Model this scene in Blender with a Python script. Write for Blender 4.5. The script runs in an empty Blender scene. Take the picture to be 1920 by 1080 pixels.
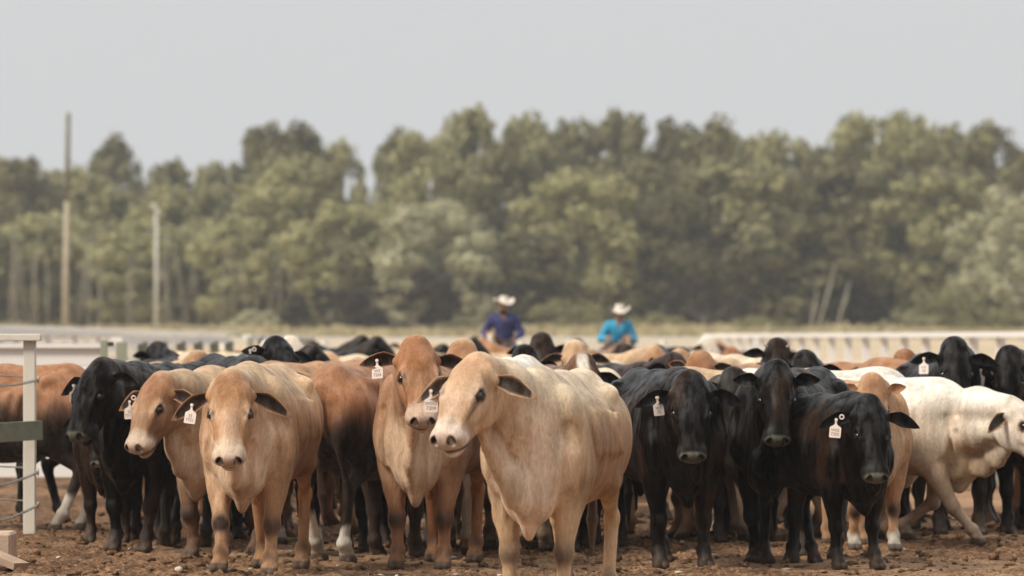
import bpy, math, random
import numpy as np
R_ = math.radians
scene = bpy.context.scene
C = scene.collection
# ------------------------------------------------------------------ camera
FPX, HX, HY, EYE = 10667.0, 960.0, 632.0, 1.5      # a 200 mm lens at eye height 1.5 m
cd = bpy.data.cameras.new('camera'); cd.lens = 200; cd.sensor_width = 36; cd.clip_end = 6000; cd.clip_start = .5
cam = bpy.data.objects.new('camera', cd); C.objects.link(cam); scene.camera = cam
cam.location = (0, 0, EYE); cam.rotation_euler = (R_(90)+math.atan((HY-540)/FPX), 0, 0)
cd.dof.use_dof = True; cd.dof.focus_distance = 35.0; cd.dof.aperture_fstop = 3.5; cd.dof.aperture_blades = 9
# ------------------------------------------------------------------ sky: thin bright overcast over a clear-sky model
SKY_H, SKY_Z = .705, 1.5
SUN_EL, SUN_AZ = 44, 110                            # azimuth the light travels away from is 180+: the sun stands high on the left, a little behind the camera
w = bpy.data.worlds.new('World'); scene.world = w; w.use_nodes = True
nt = w.node_tree; bg = nt.nodes['Background']
sky = nt.nodes.new('ShaderNodeTexSky'); sky.sky_type = 'NISHITA'; sky.sun_disc = False
sky.sun_elevation = R_(SUN_EL); sky.sun_rotation = R_(SUN_AZ+140); sky.air_density = 1.2; sky.dust_density = 4
sc_ = nt.nodes.new('ShaderNodeVectorMath'); sc_.operation = 'SCALE'; sc_.inputs['Scale'].default_value = .08
mx = nt.nodes.new('ShaderNodeMix'); mx.data_type = 'RGBA'; mx.inputs['Factor'].default_value = .94
nt.links.new(sky.outputs[0], sc_.inputs[0]); nt.links.new(sc_.outputs[0], mx.inputs['A'])
# an overcast sky is up to three times as bright overhead as along the horizon
tcw = nt.nodes.new('ShaderNodeTexCoord'); spw = nt.nodes.new('ShaderNodeSeparateXYZ'); nt.links.new(tcw.outputs['Generated'], spw.inputs[0])
rw = nt.nodes.new('ShaderNodeValToRGB'); e = rw.color_ramp.elements
e[0].position = .08; e[0].color = (SKY_H*.985, SKY_H, SKY_H*1.015, 1); e[1].position = .85; e[1].color = (SKY_Z, SKY_Z*1.0, SKY_Z*1.0, 1)
nt.links.new(spw.outputs['Z'], rw.inputs[0]); # and brighter ahead than behind the camera, shaped to cut the frontal fill
mrw = nt.nodes.new('ShaderNodeMapRange'); mrw.inputs['From Min'].default_value = -.9; mrw.inputs['From Max'].default_value = .8
mrw.inputs['To Min'].default_value = .56; mrw.inputs['To Max'].default_value = 1.0; nt.links.new(spw.outputs['Y'], mrw.inputs['Value'])
scw = nt.nodes.new('ShaderNodeVectorMath'); scw.operation = 'SCALE'; nt.links.new(rw.outputs['Color'], scw.inputs[0]); nt.links.new(mrw.outputs[0], scw.inputs['Scale'])
nt.links.new(scw.outputs[0], mx.inputs['B'])
nt.links.new(mx.outputs['Result'], bg.inputs['Color']); bg.inputs['Strength'].default_value = 1.0
sd = bpy.data.lights.new('sun', 'SUN'); sd.energy = 3.2; sd.angle = R_(14); sd.color = (1, .93, .82)
so = bpy.data.objects.new('sun', sd); C.objects.link(so)
so.rotation_euler = (R_(90-SUN_EL), 0, R_(-SUN_AZ+57))
scene.view_settings.view_transform = 'Standard'; scene.view_settings.look = 'None'
scene.view_settings.exposure = 0; scene.view_settings.gamma = 1
scene.render.film_transparent = False
scene.cycles.max_bounces = 6; scene.cycles.diffuse_bounces = 3; scene.cycles.volume_bounces = 0; scene.cycles.transparent_max_bounces = 8
# ------------------------------------------------------------------ helpers
def at(px, s, z=None, py=None):
    """the point of the yard seen at column px, at a distance where a metre is s pixels (of 1920) wide"""
    d = FPX/s; z = z if z is not None else EYE-(py-HY)/s
    return np.array([(px-HX)/s, d, z])
def feet(fy): return (fy-HY)/EYE                    # scale where the ground lies on row fy
def tag(o, label=None, cat=None, group=None, kind=None):
    if label: o['label'] = label
    if cat: o['category'] = cat
    if group: o['group'] = group
    if kind: o['kind'] = kind
    return o
def link(name, me, parent=None, loc=None, rot=None, scale=None):
    o = bpy.data.objects.new(name, me); C.objects.link(o)
    if parent is not None: o.parent = parent
    if loc is not None: o.location = loc
    if rot is not None: o.rotation_euler = rot
    if scale is not None: o.scale = scale
    return o
class MB:
    """collects boxes, bars and plates and links them as one mesh"""
    def __init__(s): s.v, s.f = [], []
    def add(s, v, f):
        o = len(s.v); s.v += [tuple(p) for p in v]; s.f += [tuple(i+o for i in q) for q in f]
    def box(s, c, d, rz=0, bev=0):
        x, y, z = d[0]/2, d[1]/2, d[2]/2; b = min(bev, x*.9, y*.9, z*.9)
        ca, sa = math.cos(rz), math.sin(rz)
        if b <= 0:
            v = [(i*x, j*y, k*z) for k in (-1, 1) for j in (-1, 1) for i in (-1, 1)]
            f = [(0, 2, 3, 1), (4, 5, 7, 6), (0, 1, 5, 4), (2, 6, 7, 3), (0, 4, 6, 2), (1, 3, 7, 5)]
        else:
            v = []; ring = []
            pts = [(x-b, y), (x, y-b), (x, -y+b), (x-b, -y), (-x+b, -y), (-x, -y+b), (-x, y-b), (-x+b, y)]
            for zz, ins in ((-z, b), (-z+b, 0), (z-b, 0), (z, b)):
                for (px, py) in pts: v.append((px*(1-ins/x), py*(1-ins/y), zz))
            f = [tuple(range(8)), tuple(range(31, 23, -1))]
            for r in range(3):
                for i in range(8): f.append((r*8+i, r*8+8+i, r*8+8+(i+1) % 8, r*8+(i+1) % 8))
        s.add([(c[0]+a*ca-b_*sa, c[1]+a*sa+b_*ca, c[2]+e) for a, b_, e in v], f)
    def bar(s, a, b, w, h, up=(0, 0, 1)):
        a, b = V(*a), V(*b); d = unit(b-a); sd_ = unit(np.cross(d, V(*up))); u = np.cross(sd_, d)
        v = [e+sd_*i*w/2+u*j*h/2 for e in (a, b) for i, j in ((-1, -1), (1, -1), (1, 1), (-1, 1))]
        s.add(v, [(0, 3, 2, 1), (4, 5, 6, 7), (0, 1, 5, 4), (1, 2, 6, 5), (2, 3, 7, 6), (3, 0, 4, 7)])
    def tube(s, pts, rads, n=8, squash=1):
        pts = [V(*p) for p in pts]; ring = []
        for i, p in enumerate(pts):
            d = unit(pts[min(i+1, len(pts)-1)]-pts[max(i-1, 0)])
            u = unit(np.cross(d, V(.13, .97, .2) if abs(d[1]) < .9 else V(1, 0, 0))); w2 = np.cross(d, u)
            r = rads[i] if hasattr(rads, '__len__') else rads
            ring.append([p+(u*math.cos(2*math.pi*k/n)+w2*math.sin(2*math.pi*k/n)*squash)*r for k in range(n)])
        v = [q for r in ring for q in r]; f = []
        for i in range(len(pts)-1):
            for k in range(n): f.append((i*n+k, i*n+(k+1) % n, i*n+n+(k+1) % n, i*n+n+k))
        f.append(tuple(range(n-1, -1, -1))); f.append(tuple((len(pts)-1)*n+k for k in range(n)))
        s.add(v, f)
    def mesh(s, name, mat, smooth=False):
        me = bpy.data.meshes.new(name); me.from_pydata(s.v, [], s.f); me.update()
        if smooth: me.polygons.foreach_set('use_smooth', [True]*len(me.polygons))
        me.materials.append(mat); return me
    def build(s, name, mat, parent=None, loc=None, smooth=False, **k): return link(name, s.mesh(name, mat, smooth), parent, loc, **k)
# ------------------------------------------------------------------ sculpting by distance fields
def V(*a): return np.array(a, dtype=np.float64)
def unit(v): v = np.asarray(v, float); return v/(np.linalg.norm(v)+1e-9)

class Field:
    """A dense distance grid; shapes are blended into it and one closed skin is drawn round it."""
    def __init__(s, lo, hi, h):
        s.h = h; s.lo = np.array(lo, float)
        s.n = np.ceil((np.array(hi)-s.lo)/h).astype(int)+1
        s.a = np.full(s.n, 0.5, np.float32)
        s.ax = [(s.lo[i]+h*np.arange(s.n[i])).astype(np.float32) for i in range(3)]
    def _sub(s, lo, hi):
        i0 = np.clip(np.floor((lo-s.lo)/s.h).astype(int), 0, s.n)
        i1 = np.clip(np.ceil((hi-s.lo)/s.h).astype(int)+1, 0, s.n)
        if np.any(i1 <= i0): return None, None
        sl = tuple(slice(i0[k], i1[k]) for k in range(3))
        X = s.ax[0][sl[0]][:, None, None]; Y = s.ax[1][sl[1]][None, :, None]; Z = s.ax[2][sl[2]][None, None, :]
        return sl, (X, Y, Z)
    def _mix(s, sl, d, k, cut):
        a = s.a[sl]
        if cut:                                     # carve with a soft edge
            d = -d
            h = np.maximum(k-np.abs(a-d), 0)/k
            s.a[sl] = np.maximum(a, d)+h*h*k*0.25
        else:
            h = np.maximum(k-np.abs(a-d), 0)/k
            s.a[sl] = np.minimum(a, d)-h*h*k*0.25
    def cone(s, a, b, ra, rb, k=.04, squash=None, cut=False):
        a = np.asarray(a, float); b = np.asarray(b, float)
        m = max(ra, rb)+k+s.h*4
        sl, g = s._sub(np.minimum(a, b)-m, np.maximum(a, b)+m)
        if sl is None: return
        ab = b-a; L = float(ab@ab)+1e-9
        dx, dy, dz = g[0]-a[0], g[1]-a[1], g[2]-a[2]
        t = np.clip((dx*ab[0]+dy*ab[1]+dz*ab[2])/L, 0, 1)
        px, py, pz = dx-t*ab[0], dy-t*ab[1], dz-t*ab[2]
        if squash is not None:
            u, c = unit(squash[0]), squash[1]
            q = (px*u[0]+py*u[1]+pz*u[2])*(1/c-1)
            px, py, pz = px+q*u[0], py+q*u[1], pz+q*u[2]
        d = np.sqrt(px*px+py*py+pz*pz)-(ra+(rb-ra)*t)
        s._mix(sl, d.astype(np.float32), k, cut)
    def ell(s, c, r, R=None, k=.04, cut=False):
        c = np.asarray(c, float); r = np.asarray(r, float)
        m = max(r)+k+s.h*4
        sl, g = s._sub(c-m, c+m)
        if sl is None: return
        dx, dy, dz = g[0]-c[0], g[1]-c[1], g[2]-c[2]
        if R is None: q = (dx, dy, dz)
        else: q = tuple(dx*R[0, i]+dy*R[1, i]+dz*R[2, i] for i in range(3))   # columns of R are the axes
        k0 = np.sqrt((q[0]/r[0])**2+(q[1]/r[1])**2+(q[2]/r[2])**2)
        k1 = np.sqrt((q[0]/r[0]**2)**2+(q[1]/r[1]**2)**2+(q[2]/r[2]**2)**2)+1e-6
        d = k0*(k0-1)/k1
        s._mix(sl, d.astype(np.float32), k, cut)
    def floor(s, z):
        s.a = np.maximum(s.a, (z-s.ax[2])[None, None, :].astype(np.float32))
    def skin(s):
        """surface nets: one vertex per cell the surface crosses, one quad per crossed grid edge"""
        a = s.a; neg = a < 0
        nx, ny, nz = a.shape
        acc = np.zeros((nx-1, ny-1, nz-1, 3), np.float32); cnt = np.zeros((nx-1, ny-1, nz-1), np.uint8)
        edges = []
        for ax in range(3):
            lo = [slice(None)]*3; hi = [slice(None)]*3
            lo[ax] = slice(0, -1); hi[ax] = slice(1, None)
            lo, hi = tuple(lo), tuple(hi)
            e = np.argwhere(neg[lo] != neg[hi])
            i, j, k = e.T
            h = [i, j, k]; h2 = [i.copy(), j.copy(), k.copy()]; h2[ax] = h2[ax]+1
            v0 = a[i, j, k]; v1 = a[h2[0], h2[1], h2[2]]
            t = v0/(v0-v1)
            p = e.astype(np.float32); p[:, ax] += t
            o1, o2 = [(1, 2), (2, 0), (0, 1)][ax]
            quad = []
            for d1, d2 in ((0, 0), (1, 0), (1, 1), (0, 1)):
                c = e.copy(); c[:, o1] -= d1; c[:, o2] -= d2
                quad.append(c)
                ok = np.all(c >= 0, 1) & (c[:, 0] < nx-1) & (c[:, 1] < ny-1) & (c[:, 2] < nz-1)
                cc = c[ok]
                np.add.at(acc, (cc[:, 0], cc[:, 1], cc[:, 2]), p[ok])
                np.add.at(cnt, (cc[:, 0], cc[:, 1], cc[:, 2]), 1)
            edges.append((np.stack(quad, 1), v0 < 0))
        idx = np.full(cnt.shape, -1, np.int64)
        m = cnt > 0
        idx[m] = np.arange(m.sum())
        verts = acc[m]/cnt[m][:, None]*s.h+s.lo
        faces = []
        for q, inside in edges:
            ok = np.all(q >= 0, axis=(1, 2)) & np.all(q < np.array(cnt.shape), axis=(1, 2))
            q = q[ok]; ins = inside[ok]
            f = idx[q[..., 0], q[..., 1], q[..., 2]]
            f[~ins] = f[~ins][:, ::-1]
            faces.append(f)
        return verts.astype(np.float64), np.concatenate(faces)

def frame_of(yaw, pitch, roll):
    """head axes in body coordinates: x to the muzzle, y to the animal's left, z off the forehead"""
    cy, sy = math.cos(yaw), math.sin(yaw); cp, sp = math.cos(pitch), math.sin(pitch)
    x = V(cy*cp, sy*cp, -sp); y = V(-sy, cy, 0); z = np.cross(x, y)
    cr, sr = math.cos(roll), math.sin(roll)
    y, z = y*cr+z*sr, z*cr-y*sr
    return np.stack([x, y, z], 1)

def vnoise(p, sc, seed=0):
    """smooth value noise on points (n,3) in -1..1"""
    q = p*sc+seed*17.31
    i = np.floor(q).astype(np.int64); f = q-i; f = f*f*(3-2*f)
    def hsh(a, b, c):
        n = (a*374761393+b*668265263+c*2147483647+seed*974711) & 0xffffffff
        n = ((n ^ (n >> 13))*1274126177) & 0xffffffff
        return ((n ^ (n >> 16)) & 0xffff)/32767.5-1
    r = 0
    for a in (0, 1):
        for b in (0, 1):
            for c in (0, 1):
                w = (f[:, 0] if a else 1-f[:, 0])*(f[:, 1] if b else 1-f[:, 1])*(f[:, 2] if c else 1-f[:, 2])
                r = r+w*hsh(i[:, 0]+a, i[:, 1]+b, i[:, 2]+c)
    return r
def vert_normals(v, f):
    a, b, c, d = (v[f[:, i]] for i in range(4)); fn = np.cross(c-a, d-b)
    n = np.zeros_like(v)
    for i in range(4): np.add.at(n, f[:, i], fn)
    return n/(np.linalg.norm(n, axis=1)[:, None]+1e-12)
def sst(a, b, x): t = np.clip((x-a)/(b-a), 0, 1); return t*t*(3-2*t)

def ear_mesh(base, d, n, L=.235, W=.062, side=1):
    """one cupped, leaf-shaped ear with thickness; d runs to the tip, n is where the opening looks"""
    d = unit(d); n = unit(n-d*(n@d)); w = np.cross(n, d)
    nu, nv = 22, 13
    top, bot, cin, cout = [], [], [], []
    for i in range(nu):
        t = i/(nu-1)
        wid = W*(min(1, .36+1.5*t) * (1-max(0, (t-.35)/.65)**2.2)**.85+.003)
        sag = -.065*t*t*L/.2
        roll = 1.25-.75*t                         # the base is rolled into a tube
        for j in range(nv):
            s_ = -1+2*j/(nv-1)
            ang = s_*roll
            cw = math.sin(ang)/max(.35, math.sin(min(roll, 1.57)))*wid
            cz = (1-math.cos(ang))*wid*1.15
            p = base+d*(t*L)+w*cw+n*(cz-wid*.25)+V(0, 0, sag)
            e = 1-abs(s_)
            th = .0105*(.35+min(1, e*2.2))*(1-.4*t)
            top.append(p+n*th*.3); bot.append(p-n*th)
            cin.append((t, abs(s_)))
    v = np.array(top+bot); N = nu*nv
    f = []
    for i in range(nu-1):
        for j in range(nv-1):
            a = i*nv+j
            f.append((a, a+1, a+nv+1, a+nv)); f.append((N+a, N+a+nv, N+a+nv+1, N+a+1))
    for j in range(nv-1):
        f.append((j, N+j, N+j+1, j+1)); a = (nu-1)*nv+j; f.append((a, a+1, N+a+1, N+a))
    for i in range(nu-1):
        a = i*nv; f.append((a, a+nv, N+a+nv, N+a)); a = i*nv+nv-1; f.append((a, N+a, N+a+nv, a+nv))
    return v, np.array(f), np.array(cin+cin), np.array([1.]*N+[0.]*N)

LEG0 = (0, 0, 0, 0, 0)       # knee forward, knee up, foot forward, foot up, foot sideways

def build_cow(P, h):
    """P: pose and coat of one animal, in its own frame (x forward, y left, z up). Returns vertices, faces, colours, anchors"""
    fat = P.get('fat', 1.0); hump = P.get('hump', .5); dew = P.get('dewlap', 1.0)
    poll = np.array(P['poll'], float); R = frame_of(P['hyaw'], P['hpitch'], P.get('hroll', 0))
    hs = P.get('hscale', 1.0)
    rng = np.random.RandomState(P.get('seed', 1))
    lx, wy = 1+rng.uniform(-.06, .05), 1+rng.uniform(-.07, .04)       # heads differ a little in length and breadth
    def H(x, y, z): return poll+R@(V(x*lx, y*wy, z)*hs)
    lo = np.array([-1.05, -.52, -.03]); hi = np.array([.95, .52, 1.5])
    ends = np.array([H(0, 0, .1), H(.5, 0, 0), H(.2, 0, -.25), H(0, .15, 0), H(0, -.15, 0)])
    lo = np.minimum(lo, ends.min(0)-.12); hi = np.maximum(hi, ends.max(0)+.12)
    legs = P.get('legs', (LEG0,)*4)              # front left, front right, hind left, hind right
    for L in legs: lo[0] = min(lo[0], -.85+L[2]-.2); hi[0] = max(hi[0], .5+L[2]+.2)
    F = Field(lo, hi, h)
    Y = V(0, 1, 0)
    # trunk
    F.ell((.14, 0, .90), (.56, .285*fat, .365), k=.05)
    F.ell((-.18, 0, .875), (.52, .325*fat, .335), k=.10)
    F.ell((-.52, 0, 1.0), (.34, .25, .27), k=.10)
    F.cone((.42, 0, 1.18), (-.10, 0, 1.185), .085, .09, k=.10)
    F.cone((-.10, 0, 1.185), (-.60, 0, 1.205), .09, .08, k=.10)
    F.cone((-.60, 0, 1.20), (-.83, 0, 1.13), .08, .055, k=.08)
    F.ell((.40, 0, 1.19), (.20, .10, .09+.07*hump), k=.09)
    for s in (1, -1):
        F.ell((.43, s*.165, .93), (.15, .115, .30), frame_of(0, .18, 0), k=.07)   # shoulder blade
        F.ell((.50, s*.175, .80), (.15, .10, .16), k=.05)                          # point of shoulder
        F.ell((.30, s*.20, .76), (.17, .085, .17), k=.06)
        F.cone((-.43, s*.205, 1.165), (-.52, s*.17, 1.17), .052, .055, k=.05)        # hook bone
        F.cone((-.79, s*.10, 1.075), (-.74, s*.11, 1.06), .05, .07, k=.06)         # pin bone
        F.ell((-.36, s*.34, 1.03), (.13, .05, .11), k=.07, cut=True)               # hollow flank
        F.cone((.24, s*.305, 1.12), (.20, s*.325, .70), .028, .036, k=.05, cut=True)  # behind the shoulder
        F.cone((.585, s*.215, 1.0), (.615, s*.18, .66), .028, .042, k=.045, cut=True)
        F.cone((.60, s*.125, .66), (.54, s*.10, .46), .022, .020, k=.035, cut=True)  # in front of it
        F.cone((.40, s*.225, 1.10), (.50, s*.245, .84), .012, .02, k=.04)
        for rb in range(5): F.cone((.12-.09*rb, s*(.24+.012*rb), 1.06), (.17-.09*rb, s*(.272+.012*rb), .86), .010, .014, k=.06)
        F.ell((-.62, s*.15, .92), (.22, .13, .24), k=.07)                          # thigh
    # brisket and dewlap
    F.ell((.56, 0, .76), (.20, .17, .27), k=.07)
    F.ell((.62, 0, .62), (.14, .10*dew, .14), k=.07)
    # neck: a thick wedge from the shoulder to behind the jaw
    nb = V(.46, 0, 1.05); nl = V(.52, 0, .86)
    crest = H(-.02, 0, -.02); throat = H(.07, 0, -.13)
    mid = (nb+crest)/2+V(.03, 0, .02); midl = (nl+throat)/2
    nk_ = P.get('neck', 1)
    F.cone(nb, mid, .20*nk_, .145*nk_, k=.10, squash=(Y, .85)); F.cone(mid, crest, .145, .10, k=.07)
    F.cone(nl, midl, .20*nk_, .135*nk_, k=.10, squash=(Y, .78)); F.cone(midl, throat, .135, .085, k=.07)
    for t, r in ((.15, .05), (.4, .042), (.65, .035), (.9, .032)):                 # hanging fold of skin
        pass
    tb = H(.14, 0, -.15); d1 = V(.70, 0, .66)
    p0 = tb; m1 = (tb*.55+d1*.45)+V(.02, 0, -.05*dew); m2 = (tb*.2+d1*.8)+V(.04, 0, -.05*dew)
    for a, b, ra, rb in ((p0, m1, .05, .075), (m1, m2, .075, .09), (m2, d1, .09, .10), (d1, V(.62, 0, .52), .10, .07)):
        F.cone(a, b, ra*dew, rb*dew, k=.06, squash=(Y, .42))
    F.cone(V(.60, 0, .50-.05*dew), V(.28, 0, .60), .045, .05, k=.07, squash=(Y, .6))
    for i in range(P.get('chestfolds', 6)):
        yy = -.11+.044*i+rng.uniform(-.01, .01); r1 = rng.uniform(.010, .017)
        F.cone((.745-abs(yy)*.9, yy*.9, .92), (.70-abs(yy)*1.0, yy*.55, .60), r1, r1*1.3, k=.025)
        F.cone((.755-abs(yy)*.9, yy*.9+.02, .90), (.71-abs(yy)*1.0, yy*.55+.012, .62), .006, .010, k=.020, cut=True)
    # loose folds on the neck and behind the shoulder
    for i in range(P.get('folds', 7)):
        for s in (1, -1):
            t = .12+.11*i+rng.uniform(-.02, .02)
            a = nb*(1-t)+crest*t; b = nl*(1-t)+throat*t
            cdir = unit(b-a); ax = unit(crest-nb); lat = unit(np.cross(cdir, ax))*s
            wd = (.172-.065*t)
            a2 = a+lat*wd*.80+cdir*.02; b2 = b+lat*wd*.86+ax*rng.uniform(-.03, .03)
            F.cone(a2+cdir*.06, b2-cdir*.05, .010, .014, k=.040)
    # fore legs
    an = {}
    knees, fets, hooves = [], [], []
    for q, s in ((0, 1), (1, -1)):
        kx, kz, fx, fz, fy = legs[q]
        S = V(.46, s*.17, .86); E = V(.40+kx*.15, s*.175, .64); K = V(.43+kx, s*(.150)+fy*.5, .325+kz)
        T = V(.42+fx, s*.145+fy, .125+fz); hf = V(.47+fx, s*.145+fy, .035+fz)
        F.cone(S, E, .13, .095, k=.06, squash=(Y, .8))
        F.ell(E+V(-.05, 0, .03), (.07, .06, .09), k=.05)
        F.cone(E, K+(E-K)*.12, .10, .057, k=.05, squash=(Y, .88))
        F.ell(E*.72+K*.28+V(.02, s*.015, 0), (.055, .05, .10), frame_of(0, 0, 0), k=.04)
        F.ell(K, (.055, .057, .068), k=.02); F.ell(K+V(.02, 0, -.01), (.040, .042, .044), k=.02)
        F.cone(K, T, .044, .037, k=.025, squash=(Y, .95)); F.cone(K+V(-.025, 0, -.03), T+V(-.022, 0, .02), .018, .017, k=.018)
        F.ell(T, (.051, .050, .048), k=.02); F.ell(T+V(-.035, 0, -.008), (.02, .03, .018), k=.012)
        F.cone(T, hf+V(-.01, 0, .03), .042, .045, k=.02)
        for c in (1, -1):
            F.cone(hf+V(-.015, c*.024, .03), hf+V(.035, c*.026, -.005), .030, .027, k=.008)
            F.cone(hf+V(-.03, c*.024, .0), hf+V(.02, c*.026, -.02), .026, .026, k=.008)
        knees.append(K); fets.append(T); hooves.append(hf)
    # hind legs
    for q, s in ((2, 1), (3, -1)):
        kx, kz, fx, fz, fy = legs[q]
        Hp = V(-.56, s*.14, .98); St = V(-.36+kx*.35, s*.20, .74); K = V(-.70+kx, s*.155+fy*.6, .485+kz)
        T = V(-.66+fx, s*.15+fy, .14+fz); hf = V(-.60+fx, s*.15+fy, .035+fz)
        F.cone(Hp, St, .175, .105, k=.07, squash=(Y, .72))
        F.cone(V(-.72, s*.13, .92), (St+K)/2+V(-.03, 0, .07), .125, .075, k=.06, squash=(Y, .7))
        F.cone(St, K+(St-K)*.15, .098, .05, k=.05, squash=(Y, .75))
        F.cone(V(-.78, s*.12, .82), K+V(-.035, 0, .03), .05, .02, k=.05, squash=(Y, .7))
        F.cone(K+V(-.04, 0, .045), K+V(.01, 0, -.02), .026, .04, k=.025, squash=(Y, .9))
        F.ell(K, (.052, .040, .058), k=.02)
        F.cone(K, T, .044, .037, k=.025, squash=(Y, .9)); F.cone(K+V(-.035, 0, 0), T+V(-.025, 0, .02), .017, .017, k=.018)
        F.ell(T, (.051, .049, .048), k=.02); F.ell(T+V(-.035, 0, -.008), (.02, .03, .018), k=.012)
        F.cone(T, hf+V(-.01, 0, .03), .042, .045, k=.02)
        for c in (1, -1):
            F.cone(hf+V(-.015, c*.024, .03), hf+V(.035, c*.026, -.005), .030, .027, k=.008)
            F.cone(hf+V(-.03, c*.024, .0), hf+V(.02, c*.026, -.02), .026, .026, k=.008)
        knees.append(K); fets.append(T); hooves.append(hf)
    F.cone(V(-.47, .2, .70), V(-.25, .24, .66), .02, .05, k=.09); F.cone(V(-.47, -.2, .70), V(-.25, -.24, .66), .02, .05, k=.09)
    # tail
    tx = P.get('tail', 0)
    F.cone((-.83, 0, 1.14), (-.90, tx*.3, 1.02), .035, .026, k=.04); F.cone((-.90, tx*.3, 1.02), (-.89, tx*.6, .66), .024, .018, k=.02)
    F.cone((-.89, tx*.6, .66), (-.88, tx, .46), .020, .030, k=.02); F.cone((-.88, tx, .46), (-.87, tx*1.1, .26), .030, .010, k=.02)
    # head
    def he(c, r, k=.02, cut=False, rot=None):
        F.ell(H(*c), np.array(r)*hs, R if rot is None else R@rot, k=k*hs, cut=cut)
    def hc(a, b, ra, rb, k=.02, sq=None, cut=False):
        F.cone(H(*a), H(*b), ra*hs, rb*hs, k=k*hs, squash=None if sq is None else (R@V(*sq[0]), sq[1]), cut=cut)
    he((.080, 0, -.035), (.115, .112, .100), k=.04)                               # skull
    he((.040, 0, .004), (.058, .098, .055), k=.05)                                  # poll
    he((.13, 0, .005), (.13, .108, .058), k=.04)
    hc((.10, 0, -.01), (.25, 0, -.03), .088, .070, k=.04)                            # forehead
    hc((.25, 0, -.03), (.40, 0, -.045), .078, .068, k=.05)    # bridge of the nose
    hc((.16, 0, .035), (.37, 0, .0), .04, .026, k=.03)
    for s in (1, -1):
        he((.155, s*.092, .010), (.050, .030, .036), k=.025)                       # brow
        he((.225, s*.080, -.045), (.09, .026, .035), k=.03)                       # cheek bone
        he((.13, s*.062, -.115), (.12, .046, .095), k=.04)                       # jaw muscle
        hc((.10, s*.055, -.145), (.33, s*.030, -.105), .036, .024, k=.03)         # jaw bar
        he((.395, s*.054, -.048), (.06, .036, .050), k=.02)                       # side of the muzzle
        he((.385, s*.050, -.092), (.048, .030, .028), k=.015)                     # lip
    hc((.14, 0, -.125), (.38, 0, -.105), .065, .045, k=.05)
    he((.425, 0, -.042), (.048, .080, .055), k=.03)                               # muzzle
    he((.457, 0, -.024), (.022, .072, .038), k=.02)                               # nose pad
    he((.410, 0, -.122), (.050, .048, .028), k=.012)                              # chin
    hc((.485, 0, -.088), (.41, .076, -.106), .009, .008, k=.010, cut=True)         # mouth
    hc((.485, 0, -.088), (.41, -.076, -.106), .009, .008, k=.010, cut=True)
    hc((.41, .078, -.106), (.345, .083, -.128), .007, .003, k=.010, cut=True); hc((.41, -.078, -.106), (.345, -.083, -.128), .007, .003, k=.010, cut=True)
    for s in (1, -1):
        nr = frame_of(s*.5, -.5, 0)
        he((.470, s*.047, -.018), (.032, .016, .027), k=.010, cut=True, rot=nr)  # nostril
        he((.196, s*.114, .020), (.030, .020, .022), k=.008, cut=True)           # eye socket
        hc((.155, s*.090, .040), (.196, s*.096, .043), .009, .007, k=.010); hc((.196, s*.096, .043), (.236, s*.086, .034), .007, .005, k=.010)         # upper lid
        hc((.160, s*.112, .006), (.196, s*.116, -.008), .007, .006, k=.010); hc((.196, s*.116, -.008), (.234, s*.098, .004), .006, .005, k=.010)
        he((.315, s*.120, -.010), (.085, .036, .048), k=.045, cut=True)
        hc((.235, s*.080, .020), (.36, s*.055, -.008), .010, .008, k=.035)        # edge of the nasal bone            # hollow below the eye
        he((.10, s*.135, .01), (.05, .03, .05), k=.04, cut=True)                  # temple      # lower lid
        hc((.06, s*.080, -.02), (.048, s*.112, -.026), .038, .020, k=.04)          # ear root
    if P.get('horns'):
        for s in (1, -1):
            hc((.01, s*.075, .035), (-.01, s*.10, .06), .024, .02, k=.015)
    F.floor(.0)
    v, f = F.skin()
    nrm = vert_normals(v, f)
    hl = (v-poll)@R/hs/V(lx, wy, 1)
    onhead = sst(-.10, .0, hl[:, 0])*(np.abs(hl[:, 1]) < .2)*(hl[:, 0] < .6)*(hl[:, 2] < .2)*(hl[:, 2] > -.25)
    sd = P.get('seed', 1)
    q = v*V(1, 1, .22)
    wr = (.5-2*np.abs(vnoise(q+vnoise(v, 3, sd+7)[:, None]*.08, 13, sd)))*.55+vnoise(q, 34, sd+1)*.3+vnoise(q+vnoise(v, 5, sd)[:, None]*.05, 60, sd+2)*.18
    front = sst(.15, .5, v[:, 0])*sst(.40, .6, v[:, 2])*(1-onhead)
    amp = .0016+.0120*front*sst(1.15, .95, v[:, 2])*P.get('wr', 1)
    v = v+nrm*(wr*amp*(1-onhead)+vnoise(v, 7, sd+5)*.003*(1-onhead)*sst(.3, .6, v[:, 2]))[:, None]
    # ---- coat
    c = P['coat']; n = len(v)
    base = np.array(c['base']); col = np.tile(base, (n, 1))
    n1 = vnoise(v, 3.1, P.get('seed', 1)); n2 = vnoise(v, 9.0, P.get('seed', 1)+3); n3 = vnoise(v*V(1, 1, .35), 26.0, 5)
    def blend(mask, colr):
        m = np.clip(mask, 0, 1)[:, None]; col[:] = col*(1-m)+np.array(colr)*m
    if 'patch' in c: blend(sst(c.get('patchat', .15), c.get('patchat', .15)+.25, n1*.6+n2*.3+vnoise(v*V(1, 1, .4), 7, 9)*.35)*c.get('patchw', .55), c['patch'])
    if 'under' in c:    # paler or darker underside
        v2 = v*V(1, 1, .3); nv = vnoise(v2, 16, 4); z0, z1 = c.get('underz', (.55, .95)); blend((1-sst(z0, z1, v[:, 2]+n1*.07+n2*.03+nv*.05))*c.get('underw', .8), c['under'])
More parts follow.
